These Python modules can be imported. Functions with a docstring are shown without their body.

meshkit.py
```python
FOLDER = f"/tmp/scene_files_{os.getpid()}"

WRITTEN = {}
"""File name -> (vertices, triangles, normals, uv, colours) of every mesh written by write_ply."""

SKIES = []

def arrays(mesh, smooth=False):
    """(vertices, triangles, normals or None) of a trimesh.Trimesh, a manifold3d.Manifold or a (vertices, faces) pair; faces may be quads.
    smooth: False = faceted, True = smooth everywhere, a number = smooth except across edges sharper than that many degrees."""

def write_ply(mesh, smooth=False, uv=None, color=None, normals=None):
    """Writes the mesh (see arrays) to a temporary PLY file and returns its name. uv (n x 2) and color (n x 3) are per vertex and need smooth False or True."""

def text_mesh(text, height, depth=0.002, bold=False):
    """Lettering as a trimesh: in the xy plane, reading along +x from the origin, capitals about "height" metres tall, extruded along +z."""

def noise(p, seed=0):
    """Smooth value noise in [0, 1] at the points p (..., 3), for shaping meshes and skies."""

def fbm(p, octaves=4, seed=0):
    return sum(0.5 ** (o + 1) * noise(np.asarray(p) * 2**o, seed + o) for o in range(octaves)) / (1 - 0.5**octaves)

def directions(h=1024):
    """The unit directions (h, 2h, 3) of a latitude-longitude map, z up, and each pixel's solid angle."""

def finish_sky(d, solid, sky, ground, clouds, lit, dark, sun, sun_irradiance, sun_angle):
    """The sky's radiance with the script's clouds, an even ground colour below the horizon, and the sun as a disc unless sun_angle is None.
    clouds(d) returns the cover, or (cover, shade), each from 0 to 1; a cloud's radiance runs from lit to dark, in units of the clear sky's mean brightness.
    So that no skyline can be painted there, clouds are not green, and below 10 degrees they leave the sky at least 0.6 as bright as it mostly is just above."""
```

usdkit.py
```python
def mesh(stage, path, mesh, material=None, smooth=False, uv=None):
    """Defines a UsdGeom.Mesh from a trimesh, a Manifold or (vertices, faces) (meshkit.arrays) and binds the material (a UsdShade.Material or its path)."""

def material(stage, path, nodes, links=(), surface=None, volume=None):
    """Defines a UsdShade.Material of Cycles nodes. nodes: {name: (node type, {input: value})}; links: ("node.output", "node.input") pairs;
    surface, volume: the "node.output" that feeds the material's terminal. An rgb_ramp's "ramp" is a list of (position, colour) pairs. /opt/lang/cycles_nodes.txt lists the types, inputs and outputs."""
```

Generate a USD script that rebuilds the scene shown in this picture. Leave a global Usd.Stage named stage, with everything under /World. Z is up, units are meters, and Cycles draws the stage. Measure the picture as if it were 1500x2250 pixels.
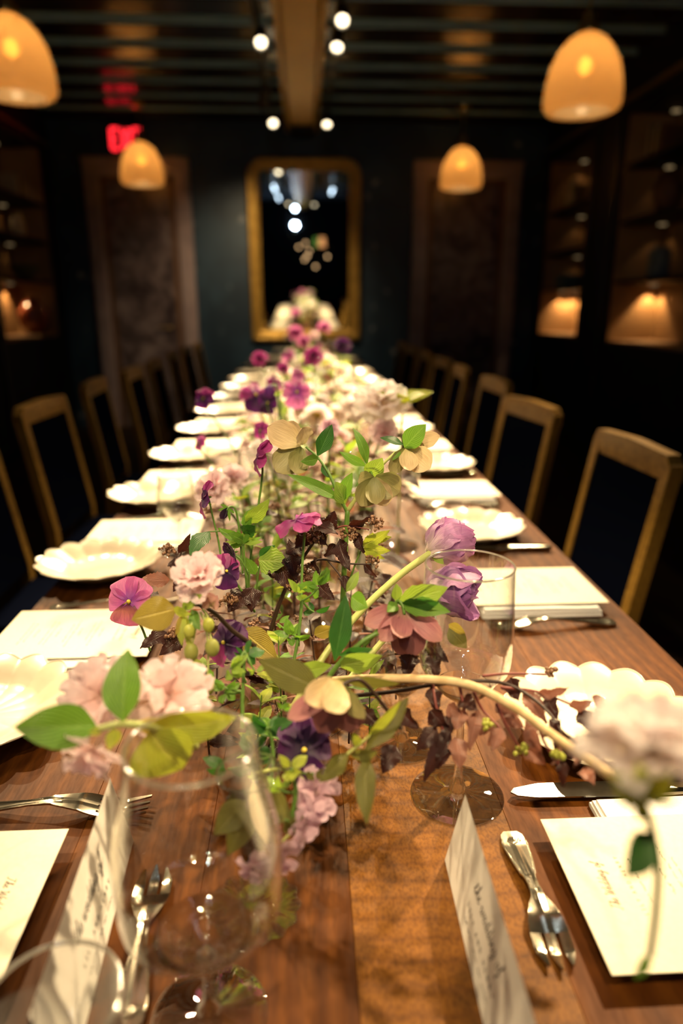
import math, random
import numpy as np, trimesh
import shapely.geometry as sg
from shapely.ops import unary_union
import usdkit, meshkit
from pxr import Usd, UsdGeom, UsdLux, UsdShade, Gf, Sdf

stage = Usd.Stage.CreateInMemory()
UsdGeom.SetStageUpAxis(stage, 'Z')
UsdGeom.SetStageMetersPerUnit(stage, 1.0)
UsdGeom.Xform.Define(stage, '/World')
rng = random.Random(7)

# ------------------------------------------------------------------ camera
FPX, W_PX, H_PX = 1510.0, 1500.0, 2250.0
EYE = np.array([0.0, 0.0, 1.2])
PITCH, YAW = math.radians(16.65), math.radians(2.98)
FWD = np.array([math.sin(YAW)*math.cos(PITCH), math.cos(YAW)*math.cos(PITCH), -math.sin(PITCH)])
RIGHT = np.array([math.cos(YAW), -math.sin(YAW), 0.0])
UP = np.cross(RIGHT, FWD)
FOCUS, EXPOSURE = 0.68, 0.08
cam = UsdGeom.Camera.Define(stage, '/World/camera')
cam.CreateFocalLengthAttr(24.0)
cam.CreateHorizontalApertureAttr(24.0*W_PX/FPX)
cam.CreateVerticalApertureAttr(24.0*H_PX/FPX)
cam.CreateClippingRangeAttr(Gf.Vec2f(0.03, 100.0))
cam.CreateFStopAttr(2.3)
cam.CreateFocusDistanceAttr(FOCUS)
cam.CreateExposureAttr(EXPOSURE)
_m = Gf.Matrix4d(*RIGHT, 0, *UP, 0, *(-FWD), 0, *EYE, 1)
cam.AddTransformOp().Set(_m)

# ------------------------------------------------------------------ lights
WARM, COOL, AMBER = (1.0, 0.745, 0.415), (0.62, 0.80, 1.0), (1.0, 0.67, 0.36)
def aim(prim, pos, target):
    d = np.array(target, float)-np.array(pos, float); d /= np.linalg.norm(d)
    z = -d
    x = np.cross([0, 0, 1.0], z); n = np.linalg.norm(x)
    x = np.array([1.0, 0, 0]) if n < 1e-6 else x/n
    y = np.cross(z, x)
    UsdGeom.Xformable(prim).AddTransformOp().Set(Gf.Matrix4d(*x, 0, *y, 0, *z, 0, *map(float, pos), 1))
def spot(name, pos, target, power, radius=0.022, cone=28, color=WARM, soft=0.35):
    l = UsdLux.SphereLight.Define(stage, '/World/'+numbered('/World', name))
    l.CreateRadiusAttr(radius); l.CreateIntensityAttr(power); l.CreateColorAttr(Gf.Vec3f(*color))
    s = UsdLux.ShapingAPI.Apply(l.GetPrim())
    s.CreateShapingConeAngleAttr(cone); s.CreateShapingConeSoftnessAttr(soft)
    aim(l, pos, target)
def bulb_light(name, pos, power, radius, color):
    l = UsdLux.SphereLight.Define(stage, '/World/'+numbered('/World', name))
    l.CreateRadiusAttr(radius); l.CreateIntensityAttr(power); l.CreateColorAttr(Gf.Vec3f(*color))
    l.AddTranslateOp().Set(Gf.Vec3d(*map(float, pos)))
def disk_light(name, pos, target, power, radius, color):
    l = UsdLux.DiskLight.Define(stage, '/World/'+numbered('/World', name))
    l.CreateRadiusAttr(radius); l.CreateIntensityAttr(power); l.CreateColorAttr(Gf.Vec3f(*color))
    aim(l, pos, target)
# a very dim night ambient that leaks through the room's far end
dome = UsdLux.DomeLight.Define(stage, '/World/night')
dome.CreateIntensityAttr(0.0006); dome.CreateColorAttr(Gf.Vec3f(0.5, 0.7, 1.0))

# ------------------------------------------------------------------ helpers
used = {}
def numbered(parent, name):
    k = used.get((parent, name), 0); used[(parent, name)] = k+1
    return name if k == 0 else f'{name}_{k:03d}'
origin = {}
def thing(name, label, cat, loc=(0, 0, 0), rotz=0.0, group=None, kind=None):
    path = '/World/'+numbered('/World', name)
    x = UsdGeom.Xform.Define(stage, path)
    x.AddTranslateOp().Set(Gf.Vec3d(*map(float, loc)))
    if rotz: x.AddRotateZOp().Set(math.degrees(rotz))
    p = x.GetPrim()
    if label: p.SetCustomDataByKey('label', label)
    if cat: p.SetCustomDataByKey('category', cat)
    if group: p.SetCustomDataByKey('group', group)
    if kind: p.SetCustomDataByKey('kind', kind)
    origin[path] = np.array(loc, float)
    return p
def sub(parent, name, label=None):
    """a part that itself only holds sub-parts"""
    path = str(parent.GetPath())+'/'+numbered(str(parent.GetPath()), name)
    p = UsdGeom.Xform.Define(stage, path).GetPrim()
    if label: p.SetCustomDataByKey('label', label)
    origin[path] = origin.get(str(parent.GetPath()), np.zeros(3))
    return p
def part(parent, name, mesh, mat, smooth=35, world=False, label=None, kind=None, uv=None):
    pp = str(parent.GetPath())
    path = pp+'/'+numbered(pp, name)
    origin[path] = origin.get(pp, np.zeros(3))
    if isinstance(mesh, trimesh.Trimesh): v, f = np.array(mesh.vertices), np.array(mesh.faces)
    else: v, f = np.array(mesh[0], float), np.array(mesh[1])
    if world: v = v-origin[path]
    m = usdkit.mesh(stage, path, (v, f), mat, smooth=(True if uv is not None and smooth else smooth), uv=uv)
    p = m.GetPrim()
    if label: p.SetCustomDataByKey('label', label)
    if kind: p.SetCustomDataByKey('kind', kind)
    return p
def solo(name, label, cat, mesh, mat, smooth=35, group=None, kind=None, uv=None):
    path = '/World/'+numbered('/World', name)
    v, f = (np.array(mesh.vertices), np.array(mesh.faces)) if isinstance(mesh, trimesh.Trimesh) else mesh
    p = usdkit.mesh(stage, path, (v, f), mat, smooth=smooth, uv=uv).GetPrim()
    for k, x in (('label', label), ('category', cat), ('group', group), ('kind', kind)):
        if x: p.SetCustomDataByKey(k, x)
    return p
def struct(name, mesh=None, mat=None, smooth=False):
    if mesh is None:
        return thing(name, None, None, kind='structure')
    return solo(name, None, None, mesh, mat, smooth, kind='structure')
def dup(root, loc, rotz=0.0, label=None, group=None, scale=None, tilt=None):
    was = root.GetCustomData()
    base = root.GetName()
    if base[-4:-3] == '_' and base[-3:].isdigit(): base = base[:-4]
    path = '/World/'+numbered('/World', base)
    p = stage.DefinePrim(path, 'Xform')
    p.GetReferences().AddInternalReference(root.GetPath())
    x = UsdGeom.Xformable(p)
    x.ClearXformOpOrder()
    c, s = math.cos(rotz), math.sin(rotz)
    k = scale or 1.0
    R = np.array([[c, s, 0], [-s, c, 0], [0, 0, 1.0]])*k
    if tilt is not None:
        ax, ang = tilt
        ca, sa = math.cos(ang), math.sin(ang)
        T = np.array([[1, 0, 0], [0, ca, sa], [0, -sa, ca]]) if ax == 'x' else np.array([[ca, 0, -sa], [0, 1, 0], [sa, 0, ca]])
        R = T@R
    op = x.AddTransformOp(opSuffix='place')
    op.Set(Gf.Matrix4d(*R[0], 0, *R[1], 0, *R[2], 0, *map(float, loc), 1))
    x.SetXformOpOrder([op])
    p.SetCustomDataByKey('label', label or was['label'])
    p.SetCustomDataByKey('category', was['category'])
    g = group or was.get('group')
    if g: p.SetCustomDataByKey('group', g)
    p.SetInstanceable(True)
    return p

# image-space authoring helpers: they only turn measurements of the photograph into places in the room
def P(u, v, z): return EYE+z*(FWD+(u-750)/FPX*RIGHT-(v-1125)/FPX*UP)
def T(u, v, z=0.75):
    d = FWD+(u-750)/FPX*RIGHT-(v-1125)/FPX*UP
    return EYE+d*((z-EYE[2])/d[2])
def dirc(x, y, z): 
    d = x*RIGHT+y*UP-z*FWD
    return d/np.linalg.norm(d)

def cat(ms):
    vs, fs, n = [], [], 0
    for m in ms:
        v, f = (m.vertices, m.faces) if isinstance(m, trimesh.Trimesh) else m
        vs.append(np.asarray(v, float)); fs.append(np.asarray(f)+n); n += len(v)
    return np.vstack(vs), np.vstack(fs)
def box(x0, x1, y0, y1, z0, z1, c=0.0):
    if c <= 0:
        m = trimesh.creation.box([x1-x0, y1-y0, z1-z0]); m.apply_translation([(x0+x1)/2, (y0+y1)/2, (z0+z1)/2])
        return np.array(m.vertices), np.array(m.faces)
    p = []
    for sx in (0, 1):
        for sy in (0, 1):
            for sz in (0, 1):
                X, Y, Z = (x0, x1)[sx], (y0, y1)[sy], (z0, z1)[sz]
                ix, iy, iz = c*(1-2*sx), c*(1-2*sy), c*(1-2*sz)
                p += [(X, Y+iy, Z+iz), (X+ix, Y, Z+iz), (X+ix, Y+iy, Z)]
    m = trimesh.convex.convex_hull(np.array(p))
    return np.array(m.vertices), np.array(m.faces)
def lathe(prof, n=48, loc=(0, 0, 0), mod=None):
    prof = np.asarray(prof, float)
    a = np.arange(n)*2*np.pi/n
    r = prof[:, 0][:, None]*np.ones(n)
    z = prof[:, 1][:, None]*np.ones(n)
    if mod is not None: r, z = mod(r, z, a[None, :], np.arange(len(prof))[:, None])
    v = np.stack([r*np.cos(a), r*np.sin(a), z], -1).reshape(-1, 3)+np.asarray(loc, float)
    i, j = np.meshgrid(np.arange(len(prof)-1), np.arange(n), indexing='ij')
    q = np.stack([i*n+j, i*n+(j+1) % n, (i+1)*n+(j+1) % n, (i+1)*n+j], -1).reshape(-1, 4)
    f = np.vstack([q[:, [0, 1, 2]], q[:, [0, 2, 3]]])
    m = trimesh.Trimesh(v, f, process=False); 
    m.merge_vertices(); m.update_faces(m.nondegenerate_faces())
    return np.array(m.vertices), np.array(m.faces)
def spline(pts, n=6):
    pts = np.asarray(pts, float)
    if len(pts) < 3: 
        return np.linspace(pts[0], pts[-1], n+1)
    p = np.vstack([2*pts[0]-pts[1], pts, 2*pts[-1]-pts[-2]])
    out = []
    for i in range(1, len(p)-2):
        for t in np.linspace(0, 1, n, endpoint=False):
            a, b, c, d = p[i-1], p[i], p[i+1], p[i+2]
            out.append(.5*((2*b)+(c-a)*t+(2*a-5*b+4*c-d)*t*t+(3*b-a-3*c+d)*t**3))
    out.append(pts[-1])
    return np.array(out)
def tube(pts, radii, sides=8, cap=True):
    p = np.asarray(pts, float)
    t = np.gradient(p, axis=0); t /= np.linalg.norm(t, axis=1, keepdims=True)+1e-12
    a = np.cross(t[0], [0, 0, 1.0] if abs(t[0][2]) < .9 else [1.0, 0, 0]); a /= np.linalg.norm(a)
    A = []
    for k in range(len(p)):
        a = a-t[k]*np.dot(a, t[k]); a /= np.linalg.norm(a)+1e-12; A.append(a)
    A = np.array(A); B = np.cross(t, A)
    ang = np.arange(sides)*2*np.pi/sides
    r = np.broadcast_to(np.asarray(radii, float), (len(p),)) if np.ndim(radii) == 0 else np.interp(np.linspace(0, 1, len(p)), np.linspace(0, 1, len(radii)), radii)
    v = p[:, None]+r[:, None, None]*(np.cos(ang)[None, :, None]*A[:, None]+np.sin(ang)[None, :, None]*B[:, None])
    n = sides
    i, j = np.meshgrid(np.arange(len(p)-1), np.arange(n), indexing='ij')
    q = np.stack([i*n+j, i*n+(j+1) % n, (i+1)*n+(j+1) % n, (i+1)*n+j], -1).reshape(-1, 4)
    f = np.vstack([q[:, [0, 1, 2]], q[:, [0, 2, 3]]])
    v = v.reshape(-1, 3)
    if cap:
        k = len(v); v = np.vstack([v, p[0], p[-1]])
        j = np.arange(n)
        f = np.vstack([f, np.stack([np.full(n, k), (j+1) % n, j], 1), np.stack([np.full(n, k+1), k-n+j, k-n+(j+1) % n], 1)])
    return v, f
def ball(c, r, sub=2, squash=(1, 1, 1)):
    m = trimesh.creation.icosphere(sub, 1.0)
    return np.array(m.vertices)*np.array(squash)*r+np.asarray(c, float), np.array(m.faces)
def extrude(poly, h, z0=0.0):
    gs = getattr(poly, 'geoms', [poly])
    ms = [trimesh.creation.extrude_polygon(g, h, engine='earcut') for g in gs if g.area > 1e-10]
    v, f = cat(ms); v[:, 2] += z0
    return v, f
def refine(mesh, size):
    v, f = trimesh.remesh.subdivide_to_size(np.asarray(mesh[0]), np.asarray(mesh[1]), size, max_iter=12)
    m = trimesh.Trimesh(v, f, process=True)
    return np.array(m.vertices), np.array(m.faces)
def move(mesh, loc=(0, 0, 0), rz=0.0, R=None):
    v, f = mesh
    if R is not None: v = v@np.asarray(R).T
    if rz:
        c, s = math.cos(rz), math.sin(rz); v = v@np.array([[c, -s, 0], [s, c, 0], [0, 0, 1]]).T
    return v+np.asarray(loc, float), f

# ------------------------------------------------------------------ materials
LK = '/World/Looks/'
def M(name, nodes, links=(), surface='p.BSDF'):
    return usdkit.material(stage, LK+name, nodes, links, surface=surface)
def plain(name, color, rough=.5, metal=0.0, coat=0.0, **kw):
    return M(name, {'p': ('principled_bsdf', dict(base_color=color, roughness=rough, metallic=metal, coat_weight=coat, **kw))})
def noisy(name, c1, c2, scale=8, rough=.5, metal=0.0, bump=0.0, stretch=(1, 1, 1), bd=.01, coat=0.0, detail=4, spec=.5):
    n = {'g': ('texture_coordinate', {}), 'm': ('mapping', dict(scale=stretch)), 'n': ('noise_texture', dict(scale=scale, detail=detail)),
         'r': ('rgb_ramp', {'ramp': [(.3, c1), (.7, c2)]}), 'p': ('principled_bsdf', dict(roughness=rough, metallic=metal, coat_weight=coat, specular_ior_level=spec))}
    l = [('g.object', 'm.vector'), ('m.vector', 'n.vector'), ('n.fac', 'r.fac'), ('r.color', 'p.base_color')]
    if bump:
        n['b'] = ('bump', dict(strength=bump, distance=bd)); l += [('n.fac', 'b.height'), ('b.normal', 'p.normal')]
    return M(name, n, l)
def emit(name, color, strength):
    return M(name, {'e': ('emission', dict(color=color, strength=strength))}, surface='e.emission')

def wood(name, dark, mid, light, rough=.36, seed=0.0, sx=7.0, sy=1.0, coat=.15):
    """board: distorted growth rings that stretch along the board, with fine pores"""
    return M(name, {
        'g': ('geometry', {}), 'oi': ('object_info', {}), 'off': ('math', dict(math_type='multiply', value2=37.0)),
        'cx': ('combine_xyz', dict(z=seed)), 'add': ('vector_math', dict(math_type='add')),
        'm': ('mapping', dict(scale=(sx, sy, sx))), 'w': ('wave_texture', dict(wave_type='rings', rings_direction='y', scale=1.1, distortion=9.0, detail=3.0, detail_scale=1.2, detail_roughness=.6)),
        'm2': ('mapping', dict(scale=(300, 45, 60))), 'n2': ('noise_texture', dict(scale=1.0, detail=3)),
        'm3': ('mapping', dict(scale=(2.2, .8, 2.0))), 'n3': ('noise_texture', dict(scale=3.0, detail=4)),
        'r': ('rgb_ramp', {'ramp': [(.0, mid), (.5, light), (1.0, mid)]}),
        'r2': ('rgb_ramp', {'ramp': [(.35, (.55, .5, .45)), (.6, (1, 1, 1))]}),
        'r3': ('rgb_ramp', {'ramp': [(.3, (.62, .58, .55)), (.7, (1.08, 1.05, 1.0))]}),
        'mx': ('mix_color', dict(blend_type='multiply', fac=.55)), 'mx2': ('mix_color', dict(blend_type='multiply', fac=.75)),
        'rr': ('map_range', dict(to_min=rough+.12, to_max=rough-.04)), 'b': ('bump', dict(strength=.12, distance=.001)),
        'p': ('principled_bsdf', dict(coat_weight=coat, coat_roughness=.25, specular_ior_level=.10))},
        [('oi.random', 'off.value1'), ('off.value', 'cx.y'), ('off.value', 'cx.x'), ('g.position', 'add.vector1'), ('cx.vector', 'add.vector2'),
         ('add.vector', 'm.vector'), ('m.vector', 'w.vector'), ('w.fac', 'r.fac'), ('add.vector', 'm2.vector'), ('m2.vector', 'n2.vector'), ('n2.fac', 'r2.fac'),
         ('add.vector', 'm3.vector'), ('m3.vector', 'n3.vector'), ('n3.fac', 'r3.fac'),
         ('r.color', 'mx.a'), ('r2.color', 'mx.b'), ('mx.result', 'mx2.a'), ('r3.color', 'mx2.b'), ('mx2.result', 'p.base_color'),
         ('n2.fac', 'rr.value'), ('rr.result', 'p.roughness'), ('n2.fac', 'b.height'), ('b.normal', 'p.normal')])
MAT = {}
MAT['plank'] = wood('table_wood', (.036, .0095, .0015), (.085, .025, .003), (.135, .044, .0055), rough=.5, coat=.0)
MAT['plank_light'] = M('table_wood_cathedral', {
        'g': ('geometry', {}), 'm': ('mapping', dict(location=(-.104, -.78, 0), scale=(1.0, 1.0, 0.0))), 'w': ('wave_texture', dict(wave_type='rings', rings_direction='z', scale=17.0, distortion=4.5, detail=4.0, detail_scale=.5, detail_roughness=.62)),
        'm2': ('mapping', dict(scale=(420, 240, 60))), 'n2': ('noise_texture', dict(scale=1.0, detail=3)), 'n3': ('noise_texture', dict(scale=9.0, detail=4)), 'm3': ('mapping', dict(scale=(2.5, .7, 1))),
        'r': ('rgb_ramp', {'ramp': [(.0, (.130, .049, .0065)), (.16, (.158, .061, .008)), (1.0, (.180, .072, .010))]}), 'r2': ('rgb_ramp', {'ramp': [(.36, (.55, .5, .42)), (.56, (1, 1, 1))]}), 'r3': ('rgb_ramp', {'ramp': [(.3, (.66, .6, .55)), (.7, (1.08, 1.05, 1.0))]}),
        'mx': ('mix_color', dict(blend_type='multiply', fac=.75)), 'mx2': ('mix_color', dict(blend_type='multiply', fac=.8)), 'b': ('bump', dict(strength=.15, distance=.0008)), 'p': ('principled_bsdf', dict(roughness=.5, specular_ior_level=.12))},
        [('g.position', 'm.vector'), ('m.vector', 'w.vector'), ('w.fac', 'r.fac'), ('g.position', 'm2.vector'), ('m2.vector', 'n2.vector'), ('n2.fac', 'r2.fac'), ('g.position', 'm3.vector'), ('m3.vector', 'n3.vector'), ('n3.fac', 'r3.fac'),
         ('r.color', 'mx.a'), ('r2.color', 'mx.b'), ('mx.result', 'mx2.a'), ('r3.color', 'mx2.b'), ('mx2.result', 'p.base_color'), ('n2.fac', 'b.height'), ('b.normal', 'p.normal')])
MAT['oak'] = wood('chair_oak', (.10, .050, .007), (.22, .115, .018), (.29, .165, .030), rough=.42, sx=30, sy=30)
MAT['navy'] = noisy('navy_paint', (.0022, .0032, .006), (.004, .006, .010), scale=3, rough=.5, spec=.2)
MAT['joist'] = noisy('joist_paint', (.20, .37, .56), (.27, .45, .64), scale=5, rough=.45)
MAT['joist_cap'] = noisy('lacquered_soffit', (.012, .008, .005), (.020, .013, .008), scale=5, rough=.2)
MAT['moulding'] = noisy('moulding_paint', (.012, .014, .012), (.02, .022, .018), scale=5, rough=.3)
MAT['ceil'] = plain('ceiling_paint', (.012, .016, .02), .5)
MAT['floor'] = noisy('floor_boards_dark', (.008, .004, .002), (.02, .009, .004), scale=4, rough=.6, spec=.12)
MAT['navy_cloth'] = noisy('navy_upholstery', (.0010, .0014, .0040), (.0022, .0030, .0075), scale=300, rough=.95, bump=.3, bd=.001, spec=.0)
MAT['gilt'] = noisy('gilt', (.36, .20, .035), (.56, .34, .075), scale=14, rough=.4, metal=.55, bump=.25, bd=.004)
MAT['brass_paint'] = noisy('brass_beam', (.50, .28, .035), (.60, .36, .055), scale=2, rough=.36, metal=.35)
MAT['brass'] = plain('brass', (.55, .38, .13), .3, 1.0)
MAT['black_metal'] = plain('black_metal', (.006, .006, .007), .35, .0)
MAT['mirror'] = plain('mirror_silver', (.80, .84, .86), .015, 1.0)
MAT['silver'] = noisy('silver', (.36, .32, .25), (.48, .44, .35), scale=60, rough=.15, metal=1.0, bump=.03, bd=.001)
MAT['steel'] = noisy('knife_steel', (.26, .27, .27), (.34, .34, .33), scale=90, rough=.11, metal=1.0, bump=.02, bd=.001)
MAT['china'] = M('cream_china', {'g': ('texture_coordinate', {}), 'n': ('noise_texture', dict(scale=30, detail=3)), 'r': ('rgb_ramp', {'ramp': [(.3, (.62, .53, .39)), (.7, (.69, .61, .47))]}),
    'p': ('principled_bsdf', dict(roughness=.28, coat_weight=.3, coat_roughness=.08))}, [('g.object', 'n.vector'), ('n.fac', 'r.fac'), ('r.color', 'p.base_color')])
MAT['paper'] = noisy('menu_paper', (.70, .63, .48), (.74, .68, .53), scale=220, rough=.75)
MAT['card'] = noisy('card_paper', (.74, .71, .66), (.78, .75, .70), scale=220, rough=.6)
MAT['linen'] = noisy('napkin_linen', (.70, .68, .65), (.80, .78, .75), scale=500, rough=.9, bump=.35, bd=.0006)
MAT['ink'] = plain('ink', (.03, .028, .03), .6)
MAT['ink_brown'] = plain('menu_ink', (.09, .06, .035), .7)
# clear glass: refraction for the thick stem and foot, see-through skin with a fresnel gloss for thin walls
MAT['glass'] = M('thick_glass', {'g': ('glass_bsdf', dict(color=(.97, .98, .98), roughness=0.0, IOR=1.48)), 't': ('transparent_bsdf', dict(color=(.95, .96, .96))), 'x': ('mix_closure', dict(fac=.52))},
    [('g.BSDF', 'x.closure1'), ('t.BSDF', 'x.closure2')], surface='x.closure')
MAT['lens_glass'] = M('lens_glass', {'g': ('glass_bsdf', dict(color=(.985, .99, .99), roughness=0.0, IOR=1.5)), 't': ('transparent_bsdf', dict(color=(.98, .985, .985))), 'x': ('mix_closure', dict(fac=.12))},
    [('g.BSDF', 'x.closure1'), ('t.BSDF', 'x.closure2')], surface='x.closure')
MAT['rim_glass'] = M('rim_glass', {'g': ('glass_bsdf', dict(color=(.97, .97, .95), roughness=.0, IOR=1.5)), 't': ('glossy_bsdf', dict(color=(.95, .93, .88), roughness=.12)), 'd': ('translucent_bsdf', dict(color=(.8, .78, .72))),
    'x': ('mix_closure', dict(fac=.35)), 'y': ('mix_closure', dict(fac=.25))}, [('g.BSDF', 'x.closure1'), ('t.BSDF', 'x.closure2'), ('x.closure', 'y.closure1'), ('d.BSDF', 'y.closure2')], surface='y.closure')
MAT['thin'] = M('thin_glass', {'t': ('transparent_bsdf', dict(color=(.985, .988, .985))), 'g': ('glossy_bsdf', dict(color=(1, 1, 1), roughness=.012)), 'f': ('layer_weight', dict(blend=.5)),
    'pw': ('math', dict(math_type='power', value2=3.2)), 'ad': ('math', dict(math_type='multiply_add', value2=.9, value3=.04)), 'x': ('mix_closure', {})},
    [('f.facing', 'pw.value1'), ('pw.value', 'ad.value1'), ('ad.value', 'x.fac'), ('t.BSDF', 'x.closure1'), ('g.BSDF', 'x.closure2')], surface='x.closure')
MAT['opal'] = M('amber_opal_glass', {'p': ('principled_bsdf', dict(base_color=(.84, .70, .48), roughness=.18, coat_weight=.4)), 't': ('translucent_bsdf', dict(color=(.85, .68, .45))), 'tr': ('transparent_bsdf', dict(color=(.75, .48, .2))),
    'x': ('mix_closure', dict(fac=.6)), 'y': ('mix_closure', dict(fac=.26))}, [('p.BSDF', 'x.closure1'), ('t.BSDF', 'x.closure2'), ('x.closure', 'y.closure1'), ('tr.BSDF', 'y.closure2')], surface='y.closure')
MAT['bulb'] = emit('bulb_glow', (1.0, .72, .36), 45.0)
MAT['spot_lens'] = emit('spot_lens_glow', (1.0, .80, .50), 5.0)
MAT['strip'] = emit('cool_tube', (.68, .85, 1.0), 7.0)
MAT['near_wall'] = plain('near_wall_paint', (.0012, .0022, .004), .8, specular_ior_level=.05)
MAT['orange_shade'] = emit('orange_shade_glow', (1.0, .42, .14), .9)
MAT['green_shade'] = emit('green_shade_glow', (.35, .75, .12), .35)
MAT['festoon'] = emit('festoon_glow', (1.0, .58, .26), 3.0)
MAT['puck'] = emit('puck_glow', (1.0, .68, .33), .25)
MAT['led'] = emit('cool_led', (.75, .88, 1.0), 25.0)
MAT['exit_red'] = emit('exit_red', (1.0, .02, .03), 2.2)
MAT['exit_box'] = plain('exit_housing', (.012, .012, .012), .4)
MAT['wallpaper'] = M('floral_wallpaper', {'g': ('geometry', {}), 'm': ('mapping', dict(scale=(1, 1, 1))),
    'v': ('voronoi_texture', dict(scale=5.2, randomness=1.0)), 'n': ('noise_texture', dict(scale=26, detail=3)), 'big': ('noise_texture', dict(scale=2.4, detail=2)),
    'a': ('math', dict(math_type='multiply_add', value2=.34, value3=-.17)), 'd': ('math', dict(math_type='add')),
    'r': ('rgb_ramp', {'ramp': [(.0, (.34, .29, .22)), (.12, (.18, .19, .20)), (.19, (.010, .022, .034)), (1, (.008, .018, .030))]}),
    'r2': ('rgb_ramp', {'ramp': [(.42, (.10, .13, .17)), (.6, (1, 1, 1))]}),
    'mx': ('mix_color', dict(blend_type='multiply', fac=1.0)), 'base': ('mix_color', dict(blend_type='add', fac=1.0, b=(.008, .018, .030))),
    'p': ('principled_bsdf', dict(roughness=.42))},
    [('g.position', 'm.vector'), ('m.vector', 'v.vector'), ('m.vector', 'n.vector'), ('m.vector', 'big.vector'), ('n.fac', 'a.value1'), ('v.distance', 'd.value1'), ('a.value', 'd.value2'), ('d.value', 'r.fac'),
     ('big.fac', 'r2.fac'), ('r.color', 'mx.a'), ('r2.color', 'mx.b'), ('mx.result', 'base.a'), ('base.result', 'p.base_color')])
MAT['door_paper'] = M('door_floral', {'g': ('geometry', {}), 'n': ('noise_texture', dict(scale=5.5, detail=5, distortion=1.2)), 's': ('separate_xyz', {}),
    'r': ('rgb_ramp', {'ramp': [(.30, (.02, .011, .014)), (.52, (.11, .080, .082)), (.72, (.20, .155, .158))]}),
    'p': ('principled_bsdf', dict(roughness=.3, coat_weight=.5, coat_roughness=.16))},
    [('g.position', 'n.vector'), ('n.fac', 'r.fac'), ('r.color', 'p.base_color')])
MAT['door_frame'] = noisy('door_frame_mauve', (.20, .145, .15), (.27, .205, .205), scale=9, rough=.35)
MAT['niche'] = noisy('niche_wood', (.20, .11, .045), (.26, .15, .065), scale=5, rough=.5, stretch=(1, 6, 1))
MAT['teal'] = plain('teal_box', (.06, .12, .13), .5)
MAT['bluegrey'] = plain('blue_grey_cloth', (.12, .16, .18), .8)
MAT['amber_vase'] = plain('amber_ceramic', (.16, .03, .012), .2, coat=.4)
MAT['book_a'] = plain('book_cream', (.42, .33, .2), .6); MAT['book_b'] = plain('book_brown', (.10, .045, .02), .6); MAT['book_c'] = plain('book_olive', (.09, .09, .03), .6)
MAT['pot'] = plain('cream_pot', (.5, .42, .3), .4)

def at_y(u, v, y):
    d = FWD+(u-750)/FPX*RIGHT-(v-1125)/FPX*UP
    return EYE+d*((y-EYE[1])/d[1])
def at_x(u, v, x):
    d = FWD+(u-750)/FPX*RIGHT-(v-1125)/FPX*UP
    return EYE+d*((x-EYE[0])/d[0])

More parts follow.
